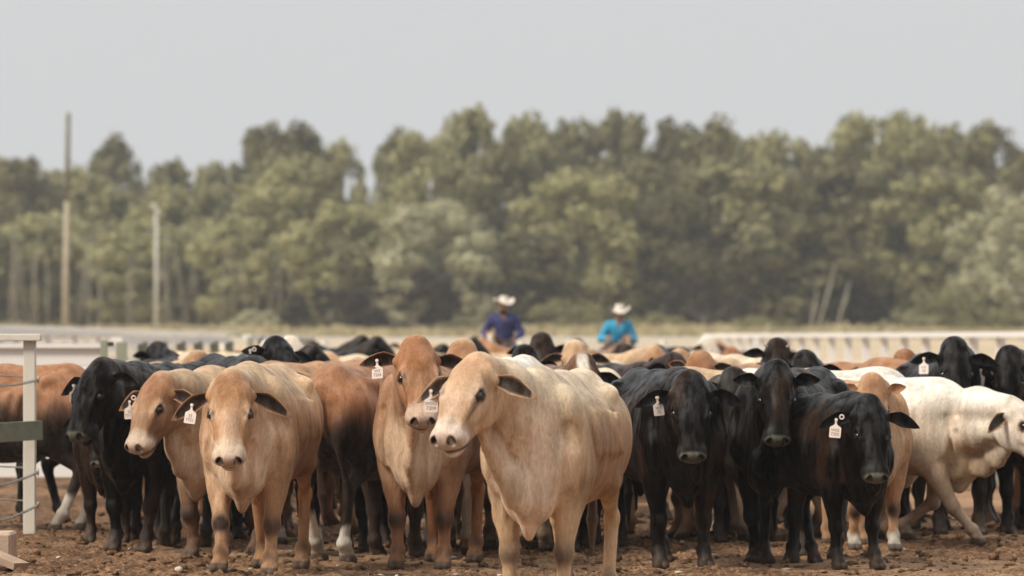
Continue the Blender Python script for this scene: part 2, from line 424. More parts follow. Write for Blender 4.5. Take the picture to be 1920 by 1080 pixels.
    if 'flank' in c:
        m_ = sst(.50, .66, v[:, 2])*sst(1.14, .88, v[:, 2]+n1*.08+n2*.05+vnoise(v*V(1, 1, .3), 13, 4)*.05)*sst(.58, .32, v[:, 0]+n2*.05)*sst(.10, .18, np.abs(v[:, 1]))
        blend(m_*c.get('flankw', .75), c['flank'])
    if 'top' in c:  # paler back: partly its own coat tone, partly overhead light painted in
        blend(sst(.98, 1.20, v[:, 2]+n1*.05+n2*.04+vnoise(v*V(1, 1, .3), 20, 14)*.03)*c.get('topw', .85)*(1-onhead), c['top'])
    hl = (v-poll)@R/hs/V(lx, wy, 1)   # head coordinates of every vertex
    inhead = sst(-.12, -.02, hl[:, 0])*sst(-.30, -.2, hl[:, 2])*(np.abs(hl[:, 1]) < .2)*(hl[:, 0] < .6)*(hl[:, 2] < .2)
    if 'head' in c: blend(inhead*c.get('headw', .8), c['head'])
    if 'chest' in c:
        blend(np.exp(-(((v-V(.66, 0, .74))/V(.24, .22, .30))**2).sum(1))*1.6*(1+.5*n2), c['chest'])
    if 'blaze' in c: blend(inhead*sst(.05, .02, np.abs(hl[:, 1])+n2*.015)*sst(-.05, .0, hl[:, 2]+.03), c['blaze'])
    if 'nosebridge' in c: blend(inhead*sst(.07, .02, np.abs(hl[:, 1]))*sst(.12, .3, hl[:, 0])*sst(-.06, -.02, hl[:, 2])*.75, c['nosebridge'])
    muz = sst(.335, .40, hl[:, 0]+n2*.01)*inhead
    blend(muz, c['muzzle'])
    pad = sst(.435, .455, hl[:, 0])*sst(-.085, -.065, hl[:, 2])*inhead
    blend(pad, c['pad'])
    pol = inhead*np.exp(-((hl-V(.03, 0, .06))/V(.07, .08, .06))**2).prod(1)*.8 if 'polldark' in c else None
    if pol is not None: blend(pol, c['polldark'])
    dk = c['dark']
    for s in (1, -1):
        if 'eyering' in c: blend(np.exp(-(((hl-V(.200, s*.100, .018))/V(.055, .06, .048))**2).sum(1))*1.1*inhead, c['eyering'])
        blend(np.exp(-(((hl-V(.197, s*.104, .018))/V(.036, .03, .028))**4).sum(1))*1.2*inhead, dk)
        if c.get('tear'): blend(np.exp(-(((hl-V(.275, s*.098, -.012-.25*0))/V(.055, .03, .007))**2).sum(1))*1.2*inhead, dk)
        blend(np.exp(-(((hl-V(.238, s*.090, .012))/V(.030, .02, .012))**2).sum(1))*.8*inhead, dk)
        dn = np.linalg.norm((hl-V(.470, s*.047, -.018))/V(1.2, .9, 1), axis=1); blend(sst(.030, .020, dn)*inhead, (.01, .006, .006))
    mouth = sst(.021, .010, np.abs(hl[:, 2]+.090+.22*np.clip(.46-hl[:, 0], 0, 1)))*(hl[:, 0] > .34)*inhead
    blend(mouth*.85, (.03, .018, .015))
    for K in knees[:2]: blend(np.exp(-(((v-(K+V(.03, 0, -.01)))/V(.055, .06, .065))**2).sum(1))*c.get('kneew', 1.0)*(1.35+.5*n2), dk)
    for T in fets: blend(np.exp(-(((v-(T+V(.03, 0, .01)))/V(.06, .045, .05))**2).sum(1))*c.get('kneew', 1.0)*.7*(1+.5*n2), dk)
    for q, L in enumerate(knees):
        sock = P.get('socks', (0, 0, 0, 0))[q]
        if sock:
            near = (np.abs(v[:, 0]-fets[q][0]) < .22) & (np.sign(v[:, 1]) == (1 if q % 2 == 0 else -1)) & ((v[:, 0] > 0) == (q < 2))
            blend(near*sst(sock+.06, sock, v[:, 2]+n2*.05), (.62, .56, .47))
    for q, T in enumerate(hooves):
        d = v-T; near = (np.abs(d[:, 0]) < .12) & (np.abs(d[:, 1]) < .08) & (d[:, 2] < .045)
        blend(near*sst(.035, .02, d[:, 2])*.9, c.get('hoof', (.05, .038, .03)))
    mud = sst(.22, .02, v[:, 2]+n2*.06+n3*.05)*.55; blend(mud, (.10, .062, .040))
    tailz = (v[:, 0] < -.84) & (v[:, 2] < .6); blend(tailz*.9, c.get('switch', dk))
    st_ = vnoise(v*V(1, 1, .25), 14, sd+9); st2 = vnoise(v*V(1, 1, .3), 38, sd+10)
    col *= (1+.13*n1+.13*n2+.06*n3+(.13*st_+.07*st2)*(1-.6*onhead))[:, None]
    # ---- ears
    vs, fs, cs = [v], [f], [col]; off = len(v)
    ears = []
    for s in (1, -1):
        drop, fwd = P.get('ear', (.25, .15)); L = P.get('earlen', .225)
        if P.get('ears2'): drop, fwd = P['ears2'][0 if s == 1 else 1]
        up = R.T@V(0, 0, 1)
        d = V(-.12+fwd*.0, s*1.0, 0)
        dw = R@d; dw = unit(dw-V(0, 0, drop)); dw = unit(dw+R@V(0, 0, 1)*fwd*.6)
        nn = unit(R@V(.45, 0, .9)+V(0, 0, -.15))
        b = H(.050, s*.098, -.024)
        ev, ef, et, inn = ear_mesh(b, dw, nn, L*hs, P.get('earw', .047)*hs, s)
        ec = np.tile(np.array(c.get('ear', c['base'])), (len(ev), 1))
        i_ = inn*sst(1.0, .55, et[:, 1])*c.get('earinw', .97)*np.where(et[:, 0] < .9, 1, .4)
        ec = ec*(1-i_[:, None])+np.array(c.get('earin', dk))*i_[:, None]
        rim = inn*sst(.86, .97, et[:, 1])*.7; ec = ec*(1-rim[:, None])+np.array(c.get('earrim', c.get('ear', c['base'])))*rim[:, None]
        en = vnoise(ev, 40, 2); ec = ec*(1+.25*en)[:, None]
        if s == -1: ef = ef  # both windings are closed shells
        vs.append(ev); fs.append(ef+off); cs.append(ec); off += len(ev)
        ears.append((b, dw, nn, np.cross(nn-dw*(nn@dw), dw)))
    an = dict(R=R, poll=poll, hs=hs, ears=ears, eyes=[H(.197, s*.0955, .0155) for s in (1, -1)],
              hornb=[(H(-.0, s*.095, .05), R@V(-.25, s*.8, .55)) for s in (1, -1)])
    return np.concatenate(vs), np.concatenate(fs), np.concatenate(cs), an

def mesh_from(name, v, f, col=None, mats=(), smooth=True):
    me = bpy.data.meshes.new(name)
    v = np.asarray(v, np.float32); f = np.asarray(f, np.int32)
    me.vertices.add(len(v)); me.vertices.foreach_set('co', v.ravel())
    me.loops.add(f.size); me.loops.foreach_set('vertex_index', f.ravel())
    me.polygons.add(len(f)); me.polygons.foreach_set('loop_start', np.arange(0, f.size, f.shape[1], dtype=np.int32))
    me.update(calc_edges=True)
    if smooth: me.polygons.foreach_set('use_smooth', np.ones(len(f), bool))
    if col is not None:
        a = me.color_attributes.new('coat', 'FLOAT_COLOR', 'POINT')
        a.data.foreach_set('color', np.concatenate([np.clip(col, 0, 1), np.ones((len(col), 1))], 1).astype(np.float32).ravel())
    for m in mats: me.materials.append(m)
    me.validate()
    return me
# ------------------------------------------------------------------ materials
def new_mat(name):
    m = bpy.data.materials.new(name); m.use_nodes = True
    nt = m.node_tree; b = nt.nodes['Principled BSDF']
    return m, nt, b
def N(nt, kind, **kw):
    n = nt.nodes.new(kind)
    for k, v in kw.items():
        if k.startswith('_'): setattr(n, k[1:], v)
        else: n.inputs[k.replace('__', ' ')].default_value = v
    return n
def plain(name, col, rough=.7, var=.15, scale=8, bump=.0, metal=0, spec=.5, bscale=60):
    """a surface of one colour with uneven tone and relief"""
    m, nt, b = new_mat(name); L = nt.links
    tc = N(nt, 'ShaderNodeTexCoord'); no = N(nt, 'ShaderNodeTexNoise', Scale=scale, Detail=6, Roughness=.65)
    L.new(tc.outputs['Object'], no.inputs['Vector'])
    r = N(nt, 'ShaderNodeMapRange'); r.inputs['To Min'].default_value = 1-var; r.inputs['To Max'].default_value = 1+var
    r.inputs['From Min'].default_value = .3; r.inputs['From Max'].default_value = .7
    L.new(no.outputs['Fac'], r.inputs['Value'])
    mx = N(nt, 'ShaderNodeVectorMath', _operation='SCALE'); mx.inputs[0].default_value = col
    L.new(r.outputs[0], mx.inputs['Scale']); L.new(mx.outputs[0], b.inputs['Base Color'])
    b.inputs['Roughness'].default_value = rough; b.inputs['Metallic'].default_value = metal; b.inputs['Specular IOR Level'].default_value = spec
    if bump:
        n2 = N(nt, 'ShaderNodeTexNoise', Scale=bscale, Detail=4); bp = N(nt, 'ShaderNodeBump', Strength=bump, Distance=.01)
        L.new(tc.outputs['Object'], n2.inputs['Vector']); L.new(n2.outputs['Fac'], bp.inputs['Height']); L.new(bp.outputs[0], b.inputs['Normal'])
    return m
def coat_mat(name, rough=.62, sheen=.25, sheenc=(1, .9, .8), spec=.25, hair=.5, contrast=.16):
    m, nt, b = new_mat(name); L = nt.links
    at = N(nt, 'ShaderNodeVertexColor', _layer_name='coat')
    tc = N(nt, 'ShaderNodeTexCoord')
    mp = N(nt, 'ShaderNodeMapping'); mp.inputs['Scale'].default_value = (1, 1.2, .28)
    mp.inputs['Rotation'].default_value = (0, .35, 0)
    L.new(tc.outputs['Object'], mp.inputs['Vector'])
    n1 = N(nt, 'ShaderNodeTexNoise', Scale=95, Detail=5, Roughness=.7); n2 = N(nt, 'ShaderNodeTexNoise', Scale=13, Detail=6, Roughness=.65)
    L.new(mp.outputs[0], n1.inputs['Vector']); L.new(mp.outputs[0], n2.inputs['Vector'])
    r1 = N(nt, 'ShaderNodeMapRange'); r2 = N(nt, 'ShaderNodeMapRange')
    for r, c_ in ((r1, contrast), (r2, contrast)):
        r.inputs['From Min'].default_value = .3; r.inputs['From Max'].default_value = .7
        r.inputs['To Min'].default_value = 1-c_; r.inputs['To Max'].default_value = 1+c_
    L.new(n1.outputs['Fac'], r1.inputs['Value']); L.new(n2.outputs['Fac'], r2.inputs['Value'])
    mu = N(nt, 'ShaderNodeMath', _operation='MULTIPLY'); L.new(r1.outputs[0], mu.inputs[0]); L.new(r2.outputs[0], mu.inputs[1])
    sc = N(nt, 'ShaderNodeVectorMath', _operation='SCALE'); L.new(at.outputs['Color'], sc.inputs[0]); L.new(mu.outputs[0], sc.inputs['Scale'])
    L.new(sc.outputs[0], b.inputs['Base Color'])
    ad = N(nt, 'ShaderNodeMath', _operation='ADD'); L.new(n1.outputs['Fac'], ad.inputs[0]); L.new(n2.outputs['Fac'], ad.inputs[1])
    bp = N(nt, 'ShaderNodeBump', Strength=hair, Distance=.008); L.new(ad.outputs[0], bp.inputs['Height']); L.new(bp.outputs[0], b.inputs['Normal'])
    b.inputs['Roughness'].default_value = rough; b.inputs['Specular IOR Level'].default_value = spec
    rs_ = N(nt, 'ShaderNodeMapRange'); rs_.inputs['From Min'].default_value = .42; rs_.inputs['From Max'].default_value = .66
    rs_.inputs['To Min'].default_value = spec*.15; rs_.inputs['To Max'].default_value = spec*2.2
    L.new(n2.outputs['Fac'], rs_.inputs['Value']); L.new(rs_.outputs[0], b.inputs['Specular IOR Level'])
    b.inputs['Sheen Weight'].default_value = sheen; b.inputs['Sheen Roughness'].default_value = .45; b.inputs['Sheen Tint'].default_value = (*sheenc, 1)
    return m
# ------------------------------------------------------------------ ground
def terrain(x, y):
    """height of the land without clods: flat yard, a bank behind the far fence, then a gently rising paddock"""
    z = sst(128, 168, y)*.95+np.clip((y-168)/250, 0, 1)*.85
    return z
def roughness_at(x, y):
    p = np.stack([x, y, 0*x], 1)
    return sst(-.5, .45, vnoise(p, .55, 15)+.35*vnoise(p, 2.2, 16)-.30*sst(1.0, 5.0, x)+.25*sst(-3, -6, x)-.75*sst(36, 34.2, y)*sst(-2.5, 1.5, x)+.32)
def ground_noise(x, y):
    p = np.stack([x, y, 0*x], 1)
    big = vnoise(p, 1.1, 11)*.018
    clod = np.abs(vnoise(p, 5.0, 12))*.6+np.abs(vnoise(p, 12, 13))*.45+vnoise(p, 26, 14)*.16
    rough = roughness_at(x, y)
    mound = np.exp(-(((x+4.25)/.5)**2+((y-37.6)/.9)**2))*.14
    return big+(clod-.45)*(.018+.085*rough)+mound*(.6+clod)
def make_ground():
    xs = np.concatenate([-np.geomspace(1400, 6.2, 26), np.linspace(-6, 6.6, 360), np.geomspace(6.8, 1400, 26)])
    ys = np.concatenate([np.linspace(-40, 28, 12), np.linspace(29, 44, 380), np.linspace(44.2, 112, 130), np.geomspace(114, 2500, 60)])
    X, Y = np.meshgrid(xs, ys); x, y = X.ravel(), Y.ravel()
    near = sst(28, 30, y)*sst(110, 60, y)*(np.abs(x) < 30)
    z = terrain(x, y)+ground_noise(x, y)*near
    v = np.stack([x, y, z], 1); nx, ny = len(xs), len(ys)
    i = np.arange(ny-1)[:, None]*nx+np.arange(nx-1)[None, :]
    i = i.ravel(); f = np.stack([i, i+1, i+nx+1, i+nx], 1)
    m, nt, b = new_mat('yard_dirt'); L = nt.links
    g = N(nt, 'ShaderNodeNewGeometry'); sp = N(nt, 'ShaderNodeSeparateXYZ'); L.new(g.outputs['Position'], sp.inputs[0])
    n1 = N(nt, 'ShaderNodeTexNoise', Scale=2.2, Detail=8, Roughness=.7); n2 = N(nt, 'ShaderNodeTexNoise', Scale=38, Detail=5, Roughness=.7)
    L.new(g.outputs['Position'], n1.inputs['Vector']); L.new(g.outputs['Position'], n2.inputs['Vector'])
    r = N(nt, 'ShaderNodeValToRGB'); e = r.color_ramp.elements
    e[0].position = .36; e[0].color = (.030, .016, .009, 1); e[1].position = .72; e[1].color = (.48, .28, .15, 1)
    k = e.new(.5); k.color = (.125, .066, .034, 1)
    mi = N(nt, 'ShaderNodeMath', _operation='MULTIPLY_ADD'); L.new(n2.outputs['Fac'], mi.inputs[0]); mi.inputs[1].default_value = .75
    ad = N(nt, 'ShaderNodeMath', _operation='MULTIPLY_ADD'); L.new(n1.outputs['Fac'], ad.inputs[0]); ad.inputs[1].default_value = .5; ad.inputs[2].default_value = -.10
    L.new(ad.outputs[0], mi.inputs[2]); L.new(mi.outputs[0], r.inputs[0])
    # dry grass beyond the yards
    n3 = N(nt, 'ShaderNodeTexNoise', Scale=.12, Detail=6, Roughness=.65); L.new(g.outputs['Position'], n3.inputs['Vector'])
    r3 = N(nt, 'ShaderNodeValToRGB'); e = r3.color_ramp.elements
    e[0].position = .38; e[0].color = (.42, .35, .22, 1); e[1].position = .62; e[1].color = (.60, .46, .32, 1)
    L.new(n3.outputs['Fac'], r3.inputs[0])
    mr = N(nt, 'ShaderNodeMapRange'); mr.inputs['From Min'].default_value = 112; mr.inputs['From Max'].default_value = 135; L.new(sp.outputs['Y'], mr.inputs['Value'])
    mx = N(nt, 'ShaderNodeMix', _data_type='RGBA'); L.new(mr.outputs[0], mx.inputs['Factor']); L.new(r.outputs[0], mx.inputs['A']); L.new(r3.outputs[0], mx.inputs['B'])
    L.new(mx.outputs['Result'], b.inputs['Base Color']); b.inputs['Roughness'].default_value = .92; b.inputs['Specular IOR Level'].default_value = .15
    bp = N(nt, 'ShaderNodeBump', Strength=.8, Distance=.02); L.new(n2.outputs['Fac'], bp.inputs['Height']); L.new(bp.outputs[0], b.inputs['Normal'])
    at_ = N(nt, 'ShaderNodeVertexColor', _layer_name='coat')
    mx2 = N(nt, 'ShaderNodeMix', _data_type='RGBA'); L.new(at_.outputs['Color'], mx2.inputs['Factor'])
    r4 = N(nt, 'ShaderNodeValToRGB'); e = r4.color_ramp.elements; e[0].position = .34; e[0].color = (.11, .058, .030, 1); e[1].position = .60; e[1].color = (.47, .29, .165, 1); L.new(mi.outputs[0], r4.inputs[0])
    for l in list(L):
        if l.to_socket == mx.inputs['A']: L.remove(l)
    L.new(r.outputs[0], mx2.inputs['A']); L.new(r4.outputs[0], mx2.inputs['B']); L.new(mx2.outputs['Result'], mx.inputs['A'])
    dust = np.clip(1-roughness_at(x, y)*1.25, 0, 1)*.85; cdust = np.stack([dust]*3, 1)
    o = link('ground', mesh_from('ground', v, f, cdust, [m])); tag(o, 'churned brown dirt floor of the cattle yard running into dry grass', 'ground', kind='structure')
    return m
ground_mat = make_ground()
def lumps(name, n, sizes, mat, seed, box, label, cat, bias=1.0):
    rs = np.random.RandomState(seed)
    t = (1+5**.5)/2
    iv = np.array([(-1, t, 0), (1, t, 0), (-1, -t, 0), (1, -t, 0), (0, -1, t), (0, 1, t), (0, -1, -t), (0, 1, -t), (t, 0, -1), (t, 0, 1), (-t, 0, -1), (-t, 0, 1)])/1.9
    it = np.array([(0, 11, 5), (0, 5, 1), (0, 1, 7), (0, 7, 10), (0, 10, 11), (1, 5, 9), (5, 11, 4), (11, 10, 2), (10, 7, 6), (7, 1, 8), (3, 9, 4), (3, 4, 2), (3, 2, 6), (3, 6, 8), (3, 8, 9), (4, 9, 5), (2, 4, 11), (6, 2, 10), (8, 6, 7), (9, 8, 1)])
    x = rs.uniform(box[0], box[1], n); y = rs.uniform(box[2], box[3], n)
    sz = sizes[0]+(sizes[1]-sizes[0])*rs.uniform(0, 1, n)**3
    z = ground_noise(x, y)+sz*.15
    d = rs.uniform(.6, 1.3, (n, 12, 3)); sc3 = np.stack([rs.uniform(.7, 1.5, n), rs.uniform(.7, 1.5, n), rs.uniform(.4, .8, n)], 1)
    v = iv[None]*d*(sc3*sz[:, None])[:, None, :]
    a = rs.uniform(0, 6.28, n); ca, sa = np.cos(a)[:, None], np.sin(a)[:, None]
    v = np.stack([v[..., 0]*ca-v[..., 1]*sa, v[..., 0]*sa+v[..., 1]*ca, v[..., 2]], -1)+np.stack([x, y, z], 1)[:, None, :]
    f = (it[None]+12*np.arange(n)[:, None, None]).reshape(-1, 3)
    o = link(name, mesh_from(name, v.reshape(-1, 3), f, None, [mat], smooth=False)); tag(o, label, cat, kind='stuff'); return o
lumps('dirt_clods', 11000, (.006, .040), ground_mat, 3, (-6.5, 6.8, 31, 48), 'loose clods of dirt and dung scattered over the yard floor', 'dirt clods')
pale = plain('pale_stone', (.55, .48, .38), .9, .3, 20)
lumps('pale_stones', 240, (.008, .035), pale, 8, (-6, 6, 32.5, 42), 'small pale stones and chips lying in the dirt', 'stones')
# ------------------------------------------------------------------ trees
def leaf_mat(name, c1, c2):
    m, nt, b = new_mat(name); L = nt.links
    g = N(nt, 'ShaderNodeNewGeometry'); oi = N(nt, 'ShaderNodeObjectInfo')
    n1 = N(nt, 'ShaderNodeTexNoise', Scale=.45, Detail=3); tc = N(nt, 'ShaderNodeTexCoord'); L.new(tc.outputs['Object'], n1.inputs['Vector'])
    ad = N(nt, 'ShaderNodeMath', _operation='MULTIPLY_ADD'); L.new(g.outputs['Random Per Island'], ad.inputs[0]); ad.inputs[1].default_value = .5
    L.new(n1.outputs['Fac'], ad.inputs[2])
    a2 = N(nt, 'ShaderNodeMath', _operation='MULTIPLY_ADD'); L.new(oi.outputs['Random'], a2.inputs[0]); a2.inputs[1].default_value = .75; L.new(ad.outputs[0], a2.inputs[2])
    a3 = N(nt, 'ShaderNodeMath', _operation='MULTIPLY'); L.new(a2.outputs[0], a3.inputs[0]); a3.inputs[1].default_value = .57
    r = N(nt, 'ShaderNodeValToRGB'); e = r.color_ramp.elements; e[0].position = .34; e[0].color = (*c1, 1); e[1].position = .86; e[1].color = (*c2, 1)
    L.new(a3.outputs[0], r.inputs[0]); L.new(r.outputs[0], b.inputs['Base Color'])
    b.inputs['Roughness'].default_value = .6; b.inputs['Specular IOR Level'].default_value = .3
    tr = N(nt, 'ShaderNodeBsdfTranslucent'); L.new(r.outputs[0], tr.inputs['Color'])
    ms = N(nt, 'ShaderNodeMixShader', Fac=.22); out = nt.nodes['Material Output']
    L.new(b.outputs[0], ms.inputs[1]); L.new(tr.outputs[0], ms.inputs[2]); L.new(ms.outputs[0], out.inputs['Surface'])
    return m
M_leaf = leaf_mat('gum_leaves', (.080, .068, .024), (.39, .365, .165))
M_leaf2 = leaf_mat('pale_leaves', (.20, .185, .09), (.50, .48, .30))
M_leafd = leaf_mat('dark_leaves', (.022, .014, .008), (.042, .028, .016))
M_bark = plain('bark', (.24, .21, .15), .9, .4, 3)
def tree_meshes(seed, kind):
    """crown and trunk for a tree 10 m high; kind 'open' has bare lower limbs, 'full' is clothed to the ground, 'round' is a dome, 'bush' a mound"""
    rs = np.random.RandomState(seed)
    cl = []
    limbs = MB(); 
    def limb(a, b, r0, r1):
        a, b = V(*a), V(*b); m = (a+b)/2+rs.normal(0, .25, 3)*np.linalg.norm(b-a)*.15
        limbs.tube([a, m, b], [r0, (r0+r1)/2, r1], 7)
    if kind == 'open': env = [(0, 0, 7.6, 2.6, 2.0, 30), (0, 0, 5.2, 2.4, 1.8, 16), (rs.uniform(-1, 1), 0, 9, 1.5, .9, 9)]
    elif kind == 'full': env = [(0, 0, 6.6, 2.9, 2.7, 44), (0, 0, 3.0, 2.7, 2.0, 24), (rs.uniform(-1, 1), 0, 8.9, 1.7, .9, 10)]
    elif kind == 'round': env = [(0, 0, 5.0, 3.9, 4.4, 70), (0, 0, 2.2, 3.7, 1.8, 24)]
    else: env = [(0, 0, 4.2, 6.5, 4.8, 60)]
    for (x, y, z, rr, rz, k) in env:
        for _ in range(k):
            d = unit(rs.normal(0, 1, 3)); u = rs.uniform(.45, 1)**.6
            p = V(x+d[0]*rr*u, y+d[1]*rr*u, z+d[2]*rz*u)
            if p[2] < .5: continue
            cl.append((p, rs.uniform(.55, 1.15)*(1.25 if kind in ('round', 'bush') else 1)))
    lean = rs.uniform(-.5, .5, 2)
    top = V(lean[0], lean[1], 6.5 if kind != 'bush' else 2.5)
    limb((0, 0, -.4), (lean[0]*.4, lean[1]*.4, 3.2), .30, .20); limb((lean[0]*.4, lean[1]*.4, 3.2), top, .2, .07)
    for p, r in cl[::4]:
        if p[2] > 2.5:
            t = rs.uniform(.3, .8); a = V(lean[0]*.4, lean[1]*.4, 2.2)*(1-t)+top*t
            if a[2] > p[2]: a = V(lean[0]*.4, lean[1]*.4, max(1.5, p[2]-1.2))
            limb(a, p, .09, .03)
    vs, fs = [], []
    tot = 0
    for p, r in cl:
        n = int(88*r*r)+16
        d = rs.normal(0, 1, (n, 3)); d /= np.linalg.norm(d, axis=1)[:, None]
        rad = r*rs.uniform(.55, 1.08, n)[:, None]*V(1, 1, .78)
        c = p+d*rad
        c[:, 2] -= np.abs(rs.normal(0, .12, n))
        u = np.cross(d, rs.normal(0, 1, (n, 3))); u /= np.linalg.norm(u, axis=1)[:, None]+1e-6
        w2 = np.cross(d+rs.normal(0, .5, (n, 3)), u); w2 /= np.linalg.norm(w2, axis=1)[:, None]+1e-6
        a = rs.uniform(.14, .30, n)[:, None]; b_ = a*rs.uniform(.45, .8, n)[:, None]
        q = np.stack([c-u*a, c-w2*b_, c+u*a, c+w2*b_], 1)
        vs.append(q.reshape(-1, 3)); fs.append(np.arange(n*4).reshape(-1, 4)+tot); tot += n*4
    v = np.concatenate(vs); f = np.concatenate(fs)
    return v, f, limbs
tree_protos = {}
for key, kind, seed, mat in (('open1', 'open', 1, M_leaf), ('open2', 'open', 5, M_leaf), ('full1', 'full', 2, M_leaf), ('full2', 'full', 7, M_leaf), ('full3', 'full', 12, M_leaf),
                             ('round1', 'round', 3, M_leaf2), ('round2', 'round', 9, M_leaf), ('bush1', 'bush', 4, M_leaf), ('bush2', 'bush', 6, M_leafd), ('bush3', 'bush', 14, M_leaf2)):
    v, f, lm = tree_meshes(seed, kind)
    tree_protos[key] = (mesh_from('crown', v, f, None, [mat], smooth=False), lm.mesh('trunk', M_bark, True), v[:, 2].max(), np.percentile(np.abs(v[:, 0]), 96))
def tree(px, topy, halfw, d, key, label, name='gum_tree', cat='tree', group='gum trees along the back of the paddock', seed=0):
    s = FPX/d; x = (px-HX)/s; base = float(terrain(np.array([x]), np.array([d]))[0])
    top = EYE+(HY-topy)/s; cr, tr, hz, hx = tree_protos[key]
    h = (top-base)/hz; wd = halfw/s/hx
    o = link(name, None, loc=(x, d, base)); o.rotation_euler = (0, 0, (seed*1.7) % 6.28); o.scale = (wd, wd, h)
    tag(o, label, cat, group); link('crown', cr, o); link('trunk', tr, o)
    return o
TREES = [  # column, top row, half width, distance, kind, label
 (-20, 288, 75, 470, 'open1', 'pale thin tree cut by the left edge of the photo'),
 (45, 290, 70, 455, 'full1', 'grey-green tree just left of the tall power pole'),
 (120, 305, 62, 480, 'open2', 'low grey-green tree right behind the tall power pole'),
 (212, 244, 50, 490, 'open1', 'thin see-through tree poking above the wood right of the power pole'),
 (200, 320, 75, 450, 'full2', 'leafy tree standing between the power pole and the light mast'),
 (318, 292, 48, 475, 'open2', 'small-crowned tree directly above the light mast'),
 (300, 345, 70, 445, 'full3', 'dense tree behind the light mast'),
 (395, 297, 55, 480, 'open1', 'low tree between the light mast and the tall dark gum'),
 (395, 350, 60, 440, 'full1', 'bushy tree lower left of the tall dark gum'),
 (490, 222, 52, 430, 'open2', 'tall dark gum, left of the two with broken crowns'),
 (560, 222, 62, 425, 'open1', 'tall dark gum with a feathery top, right of its broken-crowned neighbour'),
 (520, 282, 120, 412, 'round2', 'broad dark tree filling in under the two tall broken-crowned gums'),
 (640, 255, 40, 432, 'open2', 'narrow tree at the left side of the sky gap'),
 (630, 375, 85, 400, 'full3', 'mid-height tree below the sky gap on its left'),
 (745, 232, 48, 455, 'open1', 'pale tree at the right side of the sky gap'),
 (800, 240, 75, 440, 'full1', 'leafy tree between the sky gap and the highest crown'),
 (882, 190, 58, 430, 'open2', 'highest tree crown, above the rider in the navy shirt'),
 (830, 370, 118, 385, 'round1', 'broad pale dome-shaped tree left of the navy-shirted rider'),
 (930, 255, 100, 412, 'round2', 'dark tree directly behind the highest crown'),
 (990, 203, 62, 440, 'open1', 'feathery tree just right of the highest crown'),
 (1075, 215, 68, 445, 'full3', 'round-topped tree between the two riders'),
 (1085, 310, 110, 395, 'round2', 'large domed tree between and behind the two riders'),
 (1175, 196, 55, 450, 'open2', 'tufted tree top straight above the rider in the cyan shirt'),
 (1200, 285, 100, 410, 'round2', 'tall leafy tree behind the cyan-shirted rider'),
 (1265, 215, 62, 435, 'open1', 'tall gum to the right of the tufted tree top'),
 (1335, 208, 75, 430, 'full2', 'tall full gum left of the shallow notch in the treeline'),
 (1395, 240, 60, 445, 'open2', 'shorter gum on the left side of the right-hand sky notch'),
 (1460, 238, 62, 455, 'full3', 'pale gum in the right-hand dip of the treeline'),
 (1400, 290, 130, 400, 'round2', 'very broad dark tree beneath the right-hand dip of the treeline'),
 (1530, 268, 60, 450, 'open1', 'lowest tree of the right-hand dip'),
 (1620, 203, 62, 435, 'open2', 'tall gum with sky holes at the start of the right-hand clump'),
 (1700, 200, 68, 440, 'open1', 'tallest gum of the right-hand clump'),
 (1590, 290, 115, 405, 'round2', 'wide shaded tree under the tall gum with sky holes'),
 (1775, 222, 65, 445, 'full3', 'leafy gum at the right shoulder of the right-hand clump'),
 (1855, 220, 55, 430, 'open2', 'dark-topped gum near the right edge of the photo'),
 (1940, 268, 75, 440, 'full1', 'tree cut by the right edge of the photo'),
 (1745, 310, 110, 400, 'round2', 'drooping mid-height tree right of the wide shaded tree'),
 (1885, 345, 95, 390, 'round1', 'pale dome-shaped tree near the right edge of the photo'),
 (1285, 350, 100, 395, 'round2', 'shaded tree right of the cyan-shirted rider'),
 (1500, 400, 95, 395, 'full3', 'low leafy tree above the leaning pale trunks'),
 (990, 430, 90, 385, 'full1', 'low shaded tree just behind the navy-shirted rider'),
 (700, 400, 70, 395, 'full1', 'narrow leafy tree left of the pale dome-shaped tree'),
 (60, 400, 90, 420, 'full2', 'lower tree left of the power pole foot'),
 (170, 415, 80, 425, 'full3', 'lower tree right of the power pole'),
 (250, 430, 80, 415, 'full1', 'lower tree left of the light mast'),
 (350, 420, 80, 420, 'full2', 'lower tree right of the light mast'),
 (455, 400, 80, 410, 'full3', 'lower tree beneath the tall dark gums, to their left'),
 (-10, 430, 80, 418, 'full1', 'lower tree at the left edge of the photo'),
]
for i, (px, ty, hw, d, key, lab) in enumerate(TREES): tree(px, ty, hw, d, key, lab, seed=i)
BUSH = [
 (622, 536, 82, 340, 'bush2', 'dark rounded bush left of the pale dome-shaped tree'),
 (775, 500, 100, 345, 'bush2', 'large dark bush under the pale dome-shaped tree'),
 (480, 580, 60, 345, 'bush3', 'low pale bush at the foot of the tall dark gums'),
 (560, 588, 40, 340, 'bush1', 'small low bush left of the dark rounded bush'),
 (880, 592, 60, 335, 'bush3', 'pale low bush just left of the navy-shirted rider'),
 (1780, 530, 65, 350, 'bush1', 'pale green mound of bush near the right edge'),
 (1700, 580, 45, 345, 'bush3', 'small pale bush right of the leaning pale trunks'),
 (1430, 590, 55, 340, 'bush1', 'low bush left of the leaning pale trunks'),
 (1240, 585, 60, 350, 'bush1', 'low bush right of the cyan-shirted rider'),
 (1860, 575, 60, 348, 'bush1', 'low bush by the far right fence end'),
 (1320, 520, 75, 372, 'bush2', 'large dark bush under the shaded tree right of the cyan-shirted rider'),
 (1070, 560, 70, 362, 'bush1', 'mid-green bush between the two riders'),
]
for i, (px, ty, hw, d, key, lab) in enumerate(BUSH): tree(px, ty, hw, d, key, lab, 'bush', 'bush', 'bushes at the foot of the trees', seed=i+50)
